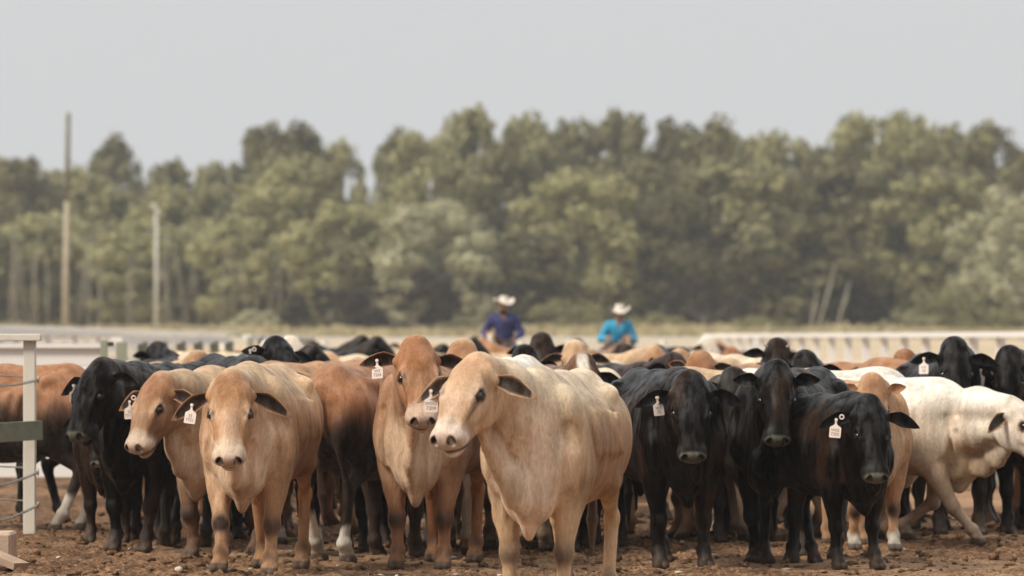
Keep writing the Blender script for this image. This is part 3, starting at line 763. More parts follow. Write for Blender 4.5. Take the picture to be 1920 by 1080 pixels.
def woods():
    """the thicket behind and between the nearer trees, one mass of leaves and thin trunks"""
    rs = np.random.RandomState(77); n = 60000
    x = rs.uniform(-46, 46, n); y = rs.uniform(425, 500, n)
    prof = 9.5+2.0*vnoise(np.stack([x, y*.2, 0*x], 1), .12, 4)+1.2*vnoise(np.stack([x, y*.2, 0*x], 1), .4, 5)-1.3*sst(-8, -24, x)
    z = 1.9+prof*rs.uniform(0, 1, n)**.8
    c = np.stack([x, y, z], 1); d = rs.normal(0, 1, (n, 3)); d[:, 1] -= 1.2; d[:, 2] += .5; d /= np.linalg.norm(d, axis=1)[:, None]
    u = np.cross(d, rs.normal(0, 1, (n, 3))); u /= np.linalg.norm(u, axis=1)[:, None]; w2 = np.cross(d, u)
    a = rs.uniform(.2, .5, n)[:, None]; b_ = a*.6
    q = np.stack([c-u*a, c-w2*b_, c+u*a, c+w2*b_], 1).reshape(-1, 3)
    o = link('woods', mesh_from('woods', q, np.arange(n*4).reshape(-1, 4), None, [M_leaf], smooth=False)); tag(o, 'far thicket of mixed scrub closing the gaps between the trees', 'woods', kind='stuff')
woods()
def wood_trunks():
    rs = np.random.RandomState(31); m = MB()
    for i in range(120):
        x = rs.uniform(-38, 40) if i > 60 else rs.uniform(-38, -14); y = rs.uniform(404, 424); z = float(terrain(np.array([x]), np.array([y]))[0]); l = rs.normal(0, .5); h = rs.uniform(4, 8)
        m.tube([(x, y, z-.2), (x+l*.5+rs.normal(0, .1), y, z+h*.5), (x+l, y, z+h)], [rs.uniform(.06, .12), .07, .03], 6)
    tag(m.build('woods', M_bark, smooth=True), 'mass of thin pale trunks inside the far thicket', 'woods', kind='stuff')
wood_trunks()
def tussocks():
    rs = np.random.RandomState(5); n = 16000
    x = rs.uniform(-42, 42, n); y = rs.uniform(300, 392, n); z = terrain(x, y)
    h = rs.uniform(.2, .55, n)*(1+.9*np.clip(vnoise(np.stack([x, y*.3, 0*x], 1), .25, 8), 0, 1)); a = rs.uniform(0, 6.28, n); wd = rs.uniform(.1, .35, n)
    dx, dy = np.cos(a)*wd, np.sin(a)*wd; lx = rs.normal(0, .15, n)
    q = np.stack([np.stack([x-dx, y-dy, z-.05], 1), np.stack([x+dx, y+dy, z-.05], 1), np.stack([x+dx*.4+lx, y+dy*.4, z+h], 1), np.stack([x-dx*.5+lx, y-dy*.5, z+h*.9], 1)], 1).reshape(-1, 3)
    m = leaf_mat('dry_grass', (.24, .22, .11), (.52, .44, .27))
    o = link('grass', mesh_from('grass', q, np.arange(n*4).reshape(-1, 4), None, [m], smooth=False)); tag(o, 'tall dry grass growing along the foot of the treeline', 'grass', kind='stuff')
tussocks()
# leaning pale trunks
for i, (px, lean, h, lab) in enumerate(((1515, 1.0, 2.9, 'left one of the leaning pale bare trunks'), (1527, 2.2, 4.6, 'tallest and brightest of the leaning pale bare trunks'), (1562, 1.8, 3.6, 'right one of the leaning pale bare trunks'))):
    s = 28; x = (px-HX)/s*1.0; d = FPX/s; b0 = float(terrain(np.array([x]), np.array([d]))[0])
    mb = MB(); mb.tube([(0, 0, -.3), (lean*.3, 0, h*.4), (lean*.62, 0, h)], [.085, .06, .03], 8)
    mb.tube([(lean*.3, 0, h*.4), (lean*.3+.5, .2, h*.75)], [.06, .02], 6)
    tag(mb.build('dead_trunk', plain('pale_bark', (.40, .37, .28), .9, .2, 3) if i == 0 else bpy.data.materials['pale_bark'], None, (x, d, b0), smooth=True), lab, 'tree trunk', 'leaning pale trunks')
# power pole and light mast
def pole():
    s = 45.; x, d = (121-HX)/s, FPX/s; b = float(terrain(np.array([x]), np.array([d]))[0])
    o = link('power_pole', None, loc=(x, d, b)); tag(o, 'tall weathered timber pole with a dark upper length, highest post on the left', 'pole')
    h = EYE+(HY-213)/s-b; lx = 7/s
    m = MB(); m.tube([(0, 0, -.3), (lx*.62, 0, h*.62)], [.135, .115], 12); m.build('lower_post', plain('pole_wood', (.40, .34, .25), .9, .25, 4, .4), o, smooth=True)
    m = MB(); m.tube([(lx*.62, .0, h*.62-.05), (lx, 0, h)], [.115, .095], 12); m.build('upper_post', plain('dark_pole_wood', (.17, .15, .11), .9, .3, 4), o, smooth=True)
    m = MB(); m.bar((lx*.7, -.1, h*.80), (lx*.7+.42, -.1, h*.775), .05, .05); m.build('bracket', bpy.data.materials['dark_pole_wood'], o)
    m = MB(); m.tube([(lx, 0, h-.05), (lx, 0, h+.12)], [.03, .03], 8); m.build('cap', bpy.data.materials['pole_wood'], o)
pole()
def mast():
    s = 40.; x, d = (293-HX)/s, FPX/s; b = float(terrain(np.array([x]), np.array([d]))[0])
    o = link('light_mast', None, loc=(x, d, b)); tag(o, 'slim pale steel mast carrying two floodlights', 'light mast')
    st = plain('galvanised', (.50, .48, .42), .6, .1, 4); h = EYE+(HY-392)/s-b
    m = MB(); m.tube([(0, 0, -.2), (0, 0, h)], [.11, .075], 12); m.build('post', st, o, smooth=True)
    m = MB(); m.bar((-.12, -.02, h), (.12, -.02, h-.1), .06, .05); m.build('cross_arm', st, o)
    wh = plain('lamp_housing', (.62, .57, .52), .5, .08)
    for dx, dz in ((-.11, .14), (.06, -.13)):
        m = MB(); m.box((0, 0, 0), (.20, .16, .26), bev=.03); q = m.build('floodlight', wh, o, (dx, -.1, h+dz)); q.rotation_euler = (.5, .2, -.3)
        m = MB(); m.box((0, -.085, 0), (.17, .008, .22)); m.build('glass', plain('lamp_glass', (.5, .5, .48), .15) if 'lamp_glass' not in bpy.data.materials else bpy.data.materials['lamp_glass'], q)
mast()
# ------------------------------------------------------------------ yard fences
def paint(name, col, dirt=.5, worn=(.30, .24, .17)):
    m, nt, b = new_mat(name); L = nt.links
    tc = N(nt, 'ShaderNodeTexCoord'); mp = N(nt, 'ShaderNodeMapping'); mp.inputs['Scale'].default_value = (1, 1, 1); L.new(tc.outputs['Object'], mp.inputs['Vector'])
    n1 = N(nt, 'ShaderNodeTexNoise', Scale=9, Detail=8, Roughness=.75); n2 = N(nt, 'ShaderNodeTexNoise', Scale=2, Detail=4)
    L.new(mp.outputs[0], n1.inputs['Vector']); L.new(mp.outputs[0], n2.inputs['Vector'])
    ad = N(nt, 'ShaderNodeMath', _operation='ADD'); L.new(n1.outputs['Fac'], ad.inputs[0]); L.new(n2.outputs['Fac'], ad.inputs[1])
    r = N(nt, 'ShaderNodeValToRGB'); e = r.color_ramp.elements
    e[0].position = .0; e[0].color = (*col, 1); e[1].position = 1.0; e[1].color = (*worn, 1)
    mr = N(nt, 'ShaderNodeMapRange'); mr.inputs['From Min'].default_value = 1.25-dirt*.25; mr.inputs['From Max'].default_value = 1.45
    L.new(ad.outputs[0], mr.inputs['Value']); L.new(mr.outputs[0], r.inputs[0]); L.new(r.outputs[0], b.inputs['Base Color'])
    b.inputs['Roughness'].default_value = .7; b.inputs['Specular IOR Level'].default_value = .25
    bp = N(nt, 'ShaderNodeBump', Strength=.3, Distance=.006); L.new(n1.outputs['Fac'], bp.inputs['Height']); L.new(bp.outputs[0], b.inputs['Normal'])
    return m
M_white = paint('chalky_white_paint', (.74, .68, .58), .6)
M_whitefar = paint('sun_bleached_paint', (.90, .87, .82), .1, (.70, .62, .52))
M_green = paint('grey_green_paint', (.33, .34, .25), .5)
M_rail = paint('greyed_board', (.27, .27, .19), 1.4, (.10, .085, .06))
M_steel = plain('wire', (.42, .40, .36), .45, .2, 30, metal=.7)
# near gate end on the left
def near_fence():
    s = 247.; X0 = (56-HX)/s; d = FPX/s
    o = link('yard_fence', None, loc=(X0, d, 0)); tag(o, 'near end of a white timber fence with twisted wires and a greyed lower board', 'fence')
    m = MB(); m.box((0, 0, .70), (.092, .10, 1.56), bev=.006); m.build('post', M_white, o)
    m = MB(); m.box((-.80, -.03, 1.497), (1.78, .16, .052), bev=.005); m.build('top_rail', M_white, o)
    m = MB(); m.bar((.087, -.075, .795), (-1.3, -1.9, .735), .045, .145); m.build('lower_board', M_rail, o)
    rs = random.Random(4)
    def wire(pts, twist):
        m = MB()
        if not twist: m.tube(pts, .0065, 6)
        else:
            a, b = V(*pts[0]), V(*pts[-1]); n = 46
            for ph in (0, math.pi):
                q = [a+(b-a)*i/n+V(0, math.cos(i*1.1+ph), math.sin(i*1.1+ph))*.008+V(0, 0, -.02*math.sin(math.pi*i/n)) for i in range(n+1)]
                m.tube(q, .0055, 5)
        m.build('wire', M_steel, o, smooth=True)
    for z, dz in ((1.165, -.02), (.465, -.085), (.215, -.105)):
        wire([(.068, -.055, z+.012), (-.26, -.5, z+dz)], True)
        wire([(-.26, -.5, z+dz+.008), (-1.2, -1.6, z+dz-.03)], False)
        wire([(-.045, .0, z+.045 if z < 1 else z+.03), (-.5, .0, z+.065)], False)
        m = MB(); q = [(.068+.0*t, -.055+.016*math.cos(t), z+.012+.024*math.sin(t)) for t in [i*math.pi/6 for i in range(13)]]; m.tube(q, .006, 6)
        m.tube([(.03, -.02, z+.012), (.07, -.055, z+.012)], .006, 6); m.build('eye_bolt', M_steel, o, smooth=True)
        m = MB(); q = [(-.262, -.5+.012*math.cos(t), z+dz+.022*math.sin(t)) for t in [i*math.pi/6 for i in range(13)]]; m.tube(q, .0065, 6); m.build('ring', M_steel, o, smooth=True)
near_fence()
def sleeper():
    s = 285.; o = MB(); o.box((0, 0, .09), (.34, .5, .26), bev=.015)
    q = o.build('timber_block', plain('pale_timber', (.50, .36, .26), .85, .25, 6, .5), None, ((-22-HX)/s, FPX/s, 0)); tag(q, 'pale weathered timber block in the bottom left corner', 'timber block')
    o = MB(); o.bar((-.25, .1, .16), (.22, -.35, .0), .13, .045)
    q = o.build('broken_plank', plain('dull_timber', (.36, .25, .17), .85, .3, 6, .5), None, ((-5-HX)/s, FPX/s-.35, 0.02)); tag(q, 'short tan plank leaning into the dirt below the timber block', 'plank')
sleeper()
def rail_line(name, p0, p1, n, ztop, rails, post_w, mat, mpost, label, zpost=None, board=.10):
    """a straight fence from p0 to p1 with n bays"""
    o = link(name, None, loc=(p0[0], p0[1], 0)); tag(o, label, 'fence', 'white timber yard fences')
    D = V(p1[0]-p0[0], p1[1]-p0[1], 0); ln = np.linalg.norm(D); u = D/ln; ang = math.atan2(u[1], u[0])
    nrm = V(u[1], -u[0], 0)
    pm = MB(); pm.box((0, 0, (zpost or ztop-.03)/2), (post_w, post_w, zpost or ztop-.03), ang); me = pm.mesh('post', mpost)
    for i in range(n+1): link('post', me, o, tuple(u*ln*i/n))
    for k, (z, hh, th, side) in enumerate(rails):
        m = MB(); a = nrm*side*(post_w/2+th/2+.003); m.bar(a+V(0, 0, z), a+u*ln+V(0, 0, z), th, hh)
        m.build('rail', mat, o)
    return o
def left_panel():
    s = 188.; d = FPX/s; x1 = (192-HX)/s; x0 = (-60-HX)/s
    o = link('board_panel', None, loc=(x1, d, 0)); tag(o, 'solid white boarded panel behind the brown cow on the left, ending at a post', 'fence panel')
    rs = random.Random(3)
    for i, (z, h) in enumerate(((.20, .20), (.43, .20), (.66, .20), (.89, .20), (1.105, .19), (1.30, .175))):
        m = MB(); m.box(((x0-x1)/2, 0, z), (x1-x0, .035, h), bev=.004); m.build('board', M_whitefar, o)
    m = MB(); m.box((.02, -.05, .72), (.07, .07, 1.50), bev=.005); m.build('post', M_green, o)
    m = MB(); m.box((.088, -.05, 1.43), (.055, .05, .045)); m.build('latch', plain('black_steel', (.02, .018, .016), .5), o)
    m = MB(); m.box(((x0-x1)/2, -.01, 1.415), (x1-x0, .12, .04)); m.build('cap_rail', M_whitefar, o)
left_panel()
rail_line('yard_fence', at(228, 152, 0)[:2], at(430, 122, 0)[:2], 6, 1.47, ((1.455, .09, .14, -.5), (.9, .10, .03, -1), (.45, .10, .03, -1)), .125, M_whitefar, M_green, 'white posts and top rail running back behind the black cow on the left')
rail_line('yard_fence', at(470, 116, 0)[:2], at(585, 84, 0)[:2], 8, 1.53, ((1.50, .085, .14, -.5), (1.0, .10, .03, -1), (.5, .10, .03, -1)), .11, M_whitefar, M_green, 'white fence running back behind the raised black head')
rail_line('yard_fence', at(-120, 110, 0)[:2], at(560, 20, 0)[:2], 26, 1.70, ((1.68, .12, .22, -.5), (1.42, .12, .04, -1), (1.12, .10, .04, -1), (.7, .10, .04, -1)), .11, M_whitefar, M_whitefar, 'long pale rails sloping away from the left edge towards the middle distance')
rail_line('yard_fence', at(-120, 140, 0)[:2], at(420, 60, 0)[:2], 14, 1.60, ((1.58, .11, .16, -.5), (1.30, .14, .04, -1), (1.05, .12, .04, -1)), .11, M_whitefar, M_whitefar, 'lower pale rail just beneath the long rails on the left')
rail_line('yard_fence', at(1990, 146, 0)[:2], at(1330, 78, 0)[:2], 20, 1.56, ((1.535, .075, .16, -.5), (.95, .10, .03, -1), (.5, .10, .03, -1)), .12, M_whitefar, M_whitefar, 'white post and rail fence running back along the right side')
rail_line('yard_fence', at(420, 80, 0)[:2], at(1420, 76, 0)[:2], 11, 1.52, ((1.46, .09, .05, 1), (1.20, .16, .04, 1), (.95, .16, .04, 1), (.6, .16, .04, 1)), .12, M_whitefar, M_whitefar, 'far cross fence of pale rails behind the riders')
rail_line('yard_fence', at(1860, 188, 0)[:2], at(2010, 188, 0)[:2], 3, .98, ((.93, .11, .04, 1), (.66, .13, .04, 1), (.38, .13, .04, 1)), .11, M_whitefar, M_green, 'low white railing under the pale cow head at the right edge')
# ------------------------------------------------------------------ riders and their horses
M_skin = coat_mat('skin', .55, 0, spec=.35, hair=.05, contrast=.05)
M_hide = coat_mat('hide', .6, .2)
def cloth(name, col): return plain(name, col, .85, .12, 5, .35, spec=.2, bscale=18)
M_eye = plain('eyeball', (.012, .007, .005), rough=.06, var=0, spec=.8)
def uv_ball(r, n=14, m=9, sc=(1, 1, 1)):
    v, f = [], []
    for i in range(m+1):
        a = math.pi*i/m
        for j in range(n): b = 2*math.pi*j/n; v.append((r*math.sin(a)*math.cos(b)*sc[0], r*math.sin(a)*math.sin(b)*sc[1], r*math.cos(a)*sc[2]))
    for i in range(m):
        for j in range(n): f.append((i*n+j, i*n+n+j, i*n+n+(j+1) % n, i*n+(j+1) % n))
    return np.array(v), np.array(f)
bv, bf = uv_ball(1.0, 20, 14)
ME_eye = mesh_from('eye', bv, bf, None, [M_eye])
def hat(mat, parent, loc, rot, sc=1.0):
    """a felt hat: pinched crown and a wide brim turned up at the sides"""
    v, f = [], []; n = 36
    prof = [(.0, .118), (.035, .122), (.062, .128), (.078, .120), (.088, .085), (.096, .03), (.108, .008), (.130, -.002), (.160, -.002), (.192, .0), (.196, -.004), (.160, -.008), (.115, -.010), (.09, .0)]
    for r, z in prof:
        for j in range(n):
            a = 2*math.pi*j/n; c, s_ = math.cos(a), math.sin(a)
            ov = 1.0+.10*abs(c) if r > .03 else 1
            zz = z
            if z > .07: zz -= .028*math.exp(-(s_*r/.022)**2)*(r < .07) ; zz += .010*c*r/.08
            if r > .11: zz += (r-.11)*1.15*abs(s_)**2.2-(r-.11)*.22*abs(c)
            v.append((r*c*ov, r*s_*(.92 if r < .11 else 1.0), zz))
    for i in range(len(prof)-1):
        for j in range(n): f.append((i*n+j, i*n+n+j, i*n+n+(j+1) % n, i*n+(j+1) % n))
    me = mesh_from('hat', np.array(v)*sc, np.array(f), None, [mat])
    return link('hat', me, parent, loc, rot)
def rider(name_lab, px, s, yaw, lean, turn, shirt, hand_l, hand_r, skin, beard, seat=1.30, sc=1.0, hats=1.0, look=(0, 0)):
    """a seated person facing -Y when yaw = 0; arms reach to hand_l and hand_r (person's frame: x forward, y left)"""
    d = FPX/s; x = (px-HX)/s
    o = link('person', None, loc=(x, d, seat)); o.rotation_euler = (0, 0, R_(-90)+yaw); o.scale = (sc,)*3
    tag(o, name_lab, 'person')
    t = lean; sp = lambda z, f=0: V(math.sin(t)*z+f*math.cos(t), turn*z*.25, math.cos(t)*z-f*math.sin(t)*.3)
    neck = sp(.56); headc = sp(.70, .045); chest = sp(.36, .0)
    sh = [sp(.485)+V(0, .185, 0), sp(.485)+V(0, -.185, 0)]
    def elbow(S, H, side):
        dlt = H-S; L = np.linalg.norm(dlt); a = .29; b = .27; L = min(L, a+b-.01)
        u = unit(dlt); q = (a*a-b*b+L*L)/(2*L); hgt = math.sqrt(max(a*a-q*q, 0)); out = V(-.35, side*.5, -.8); out = unit(out-u*(out@u))
        return S+u*q+out*hgt
    H_ = [V(*hand_l), V(*hand_r)]; E_ = [elbow(sh[0], H_[0], 1), elbow(sh[1], H_[1], -1)]
    hip = [V(0, .11, .0), V(0, -.11, .0)]; kn = [V(.30, .30, -.22), V(.30, -.30, -.22)]; an = [V(.16, .34, -.64), V(.16, -.34, -.64)]
    # body: one skin from head to fingertips and feet
    F = Field((-.5, -.6, -.85), (.75, .6, 1.05), .011)
    F.cone(V(0, 0, 0), chest, .13, .135, k=.06, squash=(V(1, 0, 0), .75)); F.cone(sh[0]*.6+sh[1]*.4, sh[1]*.6+sh[0]*.4, .09, .09, k=.05)
    F.cone(sp(.50), neck+V(.02, 0, .06), .062, .056, k=.03)
    lk = frame_of(look[0], look[1], 0)
    def hh(x, y, z): return headc+lk@V(x, y, z)
    F.ell(hh(-.01, 0, .03), (.098, .076, .105), lk, k=.02); F.ell(hh(.035, 0, -.035), (.062, .056, .075), lk, k=.03); F.cone(hh(.0, 0, -.07), hh(.062, 0, -.098), .035, .025, k=.03)
    F.cone(hh(.088, 0, .015), hh(.108, 0, -.025), .010, .015, k=.012); F.ell(hh(.085, 0, -.062), (.014, .026, .010), lk, k=.01)
    for q in (1, -1):
        F.ell(hh(.0, q*.080, -.005), (.016, .009, .032), lk, k=.008); F.ell(hh(.092, q*.032, .018), (.012, .016, .010), lk, k=.008, cut=True); F.ell(hh(.083, q*.032, .034), (.014, .022, .008), lk, k=.01)
    for q in (0, 1):
        F.cone(sh[q], E_[q], .052, .042, k=.03); F.cone(E_[q], H_[q], .042, .027, k=.02)
        u = unit(H_[q]-E_[q]); up_ = unit(V(0, 0, 1)-u*u[2]); sd = np.cross(u, up_)*(1 if q == 0 else -1)
        pc = H_[q]+u*.045; F.cone(H_[q], H_[q]+u*.085, .028, .034, k=.015, squash=(sd, .62))
        for fi, (off, ln) in enumerate(((.027, .034), (.009, .038), (-.010, .036), (-.027, .029))):
            b0 = H_[q]+u*.09+up_*off; b1 = b0+u*ln-sd*.014*-1; b2 = b1+sd*.026+u*.006; b3 = b2+sd*.012-u*.022
            F.cone(b0, b1, .0095, .009, k=.006); F.cone(b1, b2, .009, .0085, k=.004); F.cone(b2, b3, .0085, .008, k=.004)
        F.cone(H_[q]+u*.03+up_*.028, H_[q]+u*.07+up_*.048+sd*.015, .012, .010, k=.012); F.cone(H_[q]+u*.07+up_*.048+sd*.015, H_[q]+u*.095+up_*.040+sd*.03, .010, .009, k=.005)
        F.cone(hip[q], kn[q], .085, .058, k=.05); F.cone(kn[q], an[q], .055, .036, k=.03); F.cone(an[q], an[q]+V(.16, .02, -.05), .036, .030, k=.02)
    v, f = F.skin(); c = np.tile(np.array(skin), (len(v), 1)); hl = (v-headc)@lk
    hm = sst(.03, .0, hl[:, 0]+.6*(.02-hl[:, 2]))*(hl[:, 2] > -.10)*(np.linalg.norm(v-headc, axis=1) < .16)
    c = c*(1-hm[:, None])+np.array((.03, .02, .014))*hm[:, None]
    if beard:
        bm = sst(-.028, -.045, hl[:, 2])*(hl[:, 0] > -.02)*(np.linalg.norm(v-headc, axis=1) < .15); c = c*(1-bm[:, None])+np.array((.035, .02, .014))*bm[:, None]
    link('body', mesh_from('body', v, f, c, [M_skin]), o)
    for q in (1, -1): link('eye', ME_eye, o, tuple(hh(.083, q*.032, .018)), scale=(.012,)*3)
    # shirt
    F = Field((-.45, -.6, -.1), (.7, .6, .75), .012)
    F.ell(sp(.05), (.125, .15, .14), k=.05); F.cone(sp(.06), sp(.40), .165, .185, k=.06, squash=(V(1, 0, 0), .76)); F.cone(sh[0]*.8+sh[1]*.2+V(0, 0, -.03), sh[1]*.8+sh[0]*.2+V(0, 0, -.03), .095, .095, k=.06)
    F.cone(sp(.47), sp(.555), .085, .070, k=.03)
    rs = np.random.RandomState(int(px))
    for q in (0, 1):
        F.cone(sh[q], E_[q], .078, .066, k=.05); F.cone(E_[q], E_[q]*.12+H_[q]*.88, .066, .045, k=.03)
        for k in range(6):
            a = sh[q]*(1-k/6)+E_[q]*k/6; r_ = rs.normal(0, .07, 3); F.cone(a+r_, a+r_*.2+rs.normal(0, .04, 3)+unit(E_[q]-sh[q])*.06, .008, .014, k=.03, cut=(k % 2 == 0))
    for k in range(12):
        a = sp(.08+.033*k, .125)+V(0, rs.uniform(-.12, .12), 0); F.cone(a, a+V(0, rs.uniform(-.08, .08), rs.uniform(-.12, -.04)), .006, .012, k=.03, cut=(k % 2 == 0))
    F.cone(sp(.575, .06), sp(.40, .15), .050, .012, k=.012, cut=True); F.cone(sp(.56), sp(.66), .062, .062, k=.006, cut=True)
    v, f = F.skin(); link('shirt', mesh_from('shirt', v, f, None, [shirt]), o)
    F = Field((-.35, -.5, -.72), (.5, .5, .14), .013)
    F.ell((0, 0, .02), (.15, .175, .10), k=.04)
    for q in (0, 1): F.cone(hip[q], kn[q], .105, .078, k=.05); F.cone(kn[q], an[q]+V(0, 0, .04), .075, .06, k=.03)
    v, f = F.skin(); link('jeans', mesh_from('jeans', v, f, None, [M_denim]), o)
    for q in (0, 1):
        F = Field(an[q]-V(.1, .1, .12), an[q]+V(.28, .12, .2), .01); F.cone(an[q]+V(0, 0, .12), an[q], .058, .052, k=.03); F.cone(an[q]+V(-.02, 0, -.035), an[q]+V(.17, .02, -.055), .045, .034, k=.02)
        v, f = F.skin(); link('boot', mesh_from('boot', v, f, None, [M_boot]), o)
    hr = frame_of(look[0], look[1]*.15, 0)
    from mathutils import Matrix
    hb = hat(M_hat, o, tuple(hh(-.005, 0, .065)), Matrix(hr.tolist()).to_euler(), hats)
    return o
M_denim = cloth('denim', (.10, .12, .17)); M_boot = plain('boot_leather', (.09, .05, .03), .5); M_hat = plain('pale_felt', (.74, .67, .57), .8, .05)
M_navy = cloth('navy_cotton', (.055, .060, .16)); M_cyan = cloth('sky_blue_cotton', (.05, .36, .58))
def horse(px, s, yaw, coat, blaze, lab, sc, neckturn):
    d = FPX/s; x = (px-HX)/s
    h = .016; F = Field((-1.2, -.5, -.03), (1.5, .6, 2.0), h); Y = V(0, 1, 0)
    F.ell((.1, 0, 1.12), (.62, .27, .33), k=.08); F.ell((-.5, 0, 1.15), (.38, .27, .32), k=.1); F.ell((.5, 0, 1.12), (.24, .22, .32), k=.08)
    F.cone((.45, 0, 1.36), (-.75, 0, 1.36), .09, .08, k=.1)
    poll = V(1.0, neckturn, 1.55); R = frame_of(neckturn*.6, R_(58), 0)
    F.cone((.55, 0, 1.22), (.82, neckturn*.5, 1.42), .21, .13, k=.08, squash=(Y, .62)); F.cone((.82, neckturn*.5, 1.42), poll, .14, .10, k=.06, squash=(Y, .65))
    H = lambda *a: poll+R@V(*a)
    F.ell(H(.06, 0, -.04), (.13, .085, .11), R, k=.04); F.cone(H(.12, 0, -.02), H(.48, 0, -.05), .08, .052, k=.04); F.cone(H(.12, 0, -.13), H(.42, 0, -.09), .08, .035, k=.05)
    F.ell(H(.50, 0, -.06), (.06, .055, .062), R, k=.03)
    for q in (1, -1):
        F.ell(H(.15, q*.078, .0), (.045, .025, .03), R, k=.02); F.ell(H(.53, q*.04, -.045), (.018, .01, .016), R, k=.01, cut=True)
        F.cone(H(-.02, q*.055, .03), H(-.13, q*.075, .09), .032, .008, k=.02, squash=(R[:, 2], .6))
        for (a, b, c, e, r) in (((.45, q*.16, .95), (.46, q*.16, .55), (.46, q*.15, .12), (.50, q*.15, .03), (.095, .055, .04, .055)), ((-.6, q*.15, 1.0), (-.72, q*.15, .55), (-.66, q*.15, .13), (-.60, q*.15, .03), (.16, .06, .042, .055))):
            F.cone(a, b, r[0], r[1], k=.06); F.cone(b, c, r[1]*.85, r[2], k=.03); F.ell(c, (.055, .05, .055), k=.02); F.cone(c, e, r[2], r[3], k=.02)
    F.cone((-.85, 0, 1.30), (-.98, 0, .6), .05, .07, k=.05); F.floor(0)
    v, f = F.skin(); c = np.tile(np.array(coat), (len(v), 1)); hl = (v-poll)@R
    hd = (hl[:, 0] > -.02)*(hl[:, 0] < .62)*(np.abs(hl[:, 1]) < .12)*(np.abs(hl[:, 2]) < .2)
    bz = hd*sst(blaze, blaze-.015, np.abs(hl[:, 1]))*sst(-.06, -.02, hl[:, 2]); c = c*(1-bz[:, None])+np.array((.70, .64, .55))*bz[:, None]
    lg = sst(.55, .35, v[:, 2]); c = c*(1-lg[:, None]*.6)+np.array((.05, .03, .02))*lg[:, None]*.6
    o = link('horse', mesh_from('horse', v, f, c, [M_hide]), loc=(x, d, 0)); o.rotation_euler = (0, 0, R_(-90)+yaw); o.scale = (sc,)*3
    tag(o, lab, 'horse')
    for q in (1, -1): link('eye', ME_eye, o, tuple(H(.155, q*.093, .0)), scale=(.022,)*3)
    mn = MB(); rs = random.Random(2)
    for i in range(40):
        t = i/39; a = V(.55, 0, 1.42)*(1-t)+(poll+V(-.06, 0, .10))*t; a[1] += rs.uniform(-.02, .02); mn.tube([a, a+V(rs.uniform(-.02, .04), .10+rs.uniform(-.02, .03), -.08), a+V(.03, .14, -.24)], [.014, .012, .003], 5)
    mn.build('mane', plain('mane_hair', (.10, .06, .035), .6, .3) if 'mane_hair' not in bpy.data.materials else bpy.data.materials['mane_hair'], o, smooth=True)
    # bridle and saddle
    br = MB()
    def loop(xh, ry, rz, zc, w2=.006):
        q = [H(xh, ry*math.cos(a), zc+rz*math.sin(a)) for a in [i*math.pi/10 for i in range(21)]]; br.tube(q, w2, 5)
    loop(.36, .070, .085, -.06, .010); loop(.02, .098, .12, -.05, .010)
    for q in (1, -1): br.tube([H(.02, q*.096, -.03), H(.36, q*.070, -.06)], .008, 5)
    br.build('bridle', plain('tack_leather', (.06, .03, .018), .45) if 'tack_leather' not in bpy.data.materials else bpy.data.materials['tack_leather'], o, smooth=True)
    F = Field((-.5, -.5, .8), (.6, .5, 1.75), .016)
    F.ell((.0, 0, 1.40), (.30, .24, .08), k=.05); F.cone((.26, .06, 1.47), (.26, -.06, 1.47), .05, .05, k=.06); F.cone((-.26, .12, 1.47), (-.26, -.12, 1.47), .05, .05, k=.06)
    for q in (1, -1): F.ell((.05, q*.275, 1.12), (.20, .03, .30), k=.04)
    v, f = F.skin(); link('saddle', mesh_from('saddle', v, f, None, [bpy.data.materials['tack_leather']]), o)
    return o
SR = 108.
horse(936, SR, R_(-4), (.42, .24, .13), .045, 'chestnut horse with a pale blaze carrying the rider in the navy shirt', .96, -.08)
horse(1152, SR*.99, R_(6), (.25, .12, .06), .02, 'dark bay horse carrying the rider in the cyan shirt', .93, .12)
rider('bearded person in a navy shirt and pale wide-brimmed hat riding among the cattle', 946, SR*.995, R_(-2), .20, -.10, M_navy, (.30, .20, .12), (.22, -.30, .10), (.30, .15, .085), True, 1.35, 1.0, .93, (R_(28), R_(20)))
rider('person in a cyan shirt and pale wide-brimmed hat riding among the cattle', 1158, SR*.985, R_(4), .30, .05, M_cyan, (.40, .17, .16), (.38, -.24, .22), (.42, .21, .12), False, 1.26, .97, 1.0, (R_(0), R_(38)))
# ------------------------------------------------------------------ the herd
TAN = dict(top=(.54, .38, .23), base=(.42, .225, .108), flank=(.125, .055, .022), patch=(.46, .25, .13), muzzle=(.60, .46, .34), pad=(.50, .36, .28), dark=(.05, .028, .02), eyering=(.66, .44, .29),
           earin=(.014, .008, .006), ear=(.42, .21, .11), earrim=(.62, .42, .27), chest=(.66, .46, .31), nosebridge=(.66, .46, .32), polldark=(.30, .14, .07), underw=.7)
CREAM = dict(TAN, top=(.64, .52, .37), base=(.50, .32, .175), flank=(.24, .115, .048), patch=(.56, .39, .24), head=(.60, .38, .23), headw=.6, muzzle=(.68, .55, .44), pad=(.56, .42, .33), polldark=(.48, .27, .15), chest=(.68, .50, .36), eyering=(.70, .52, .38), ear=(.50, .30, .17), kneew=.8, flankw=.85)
RED = dict(TAN, top=(.38, .20, .10), topw=.6, base=(.30, .125, .055), flank=(.12, .048, .022), patch=(.38, .18, .085), chest=(.56, .36, .22), nosebridge=(.46, .25, .14), muzzle=(.62, .44, .32), ear=(.26, .11, .055), eyering=(.50, .30, .18), polldark=(.26, .11, .05))
BRIN = dict(RED, flank=(.016, .011, .009), chest=(.05, .03, .02), top=(.36, .17, .08), base=(.34, .155, .075), under=(.022, .014, .010), underz=(.80, 1.12), underw=.97, patch=(.18, .085, .045), muzzle=(.03, .022, .018), pad=(.05, .04, .035), kneew=.3)
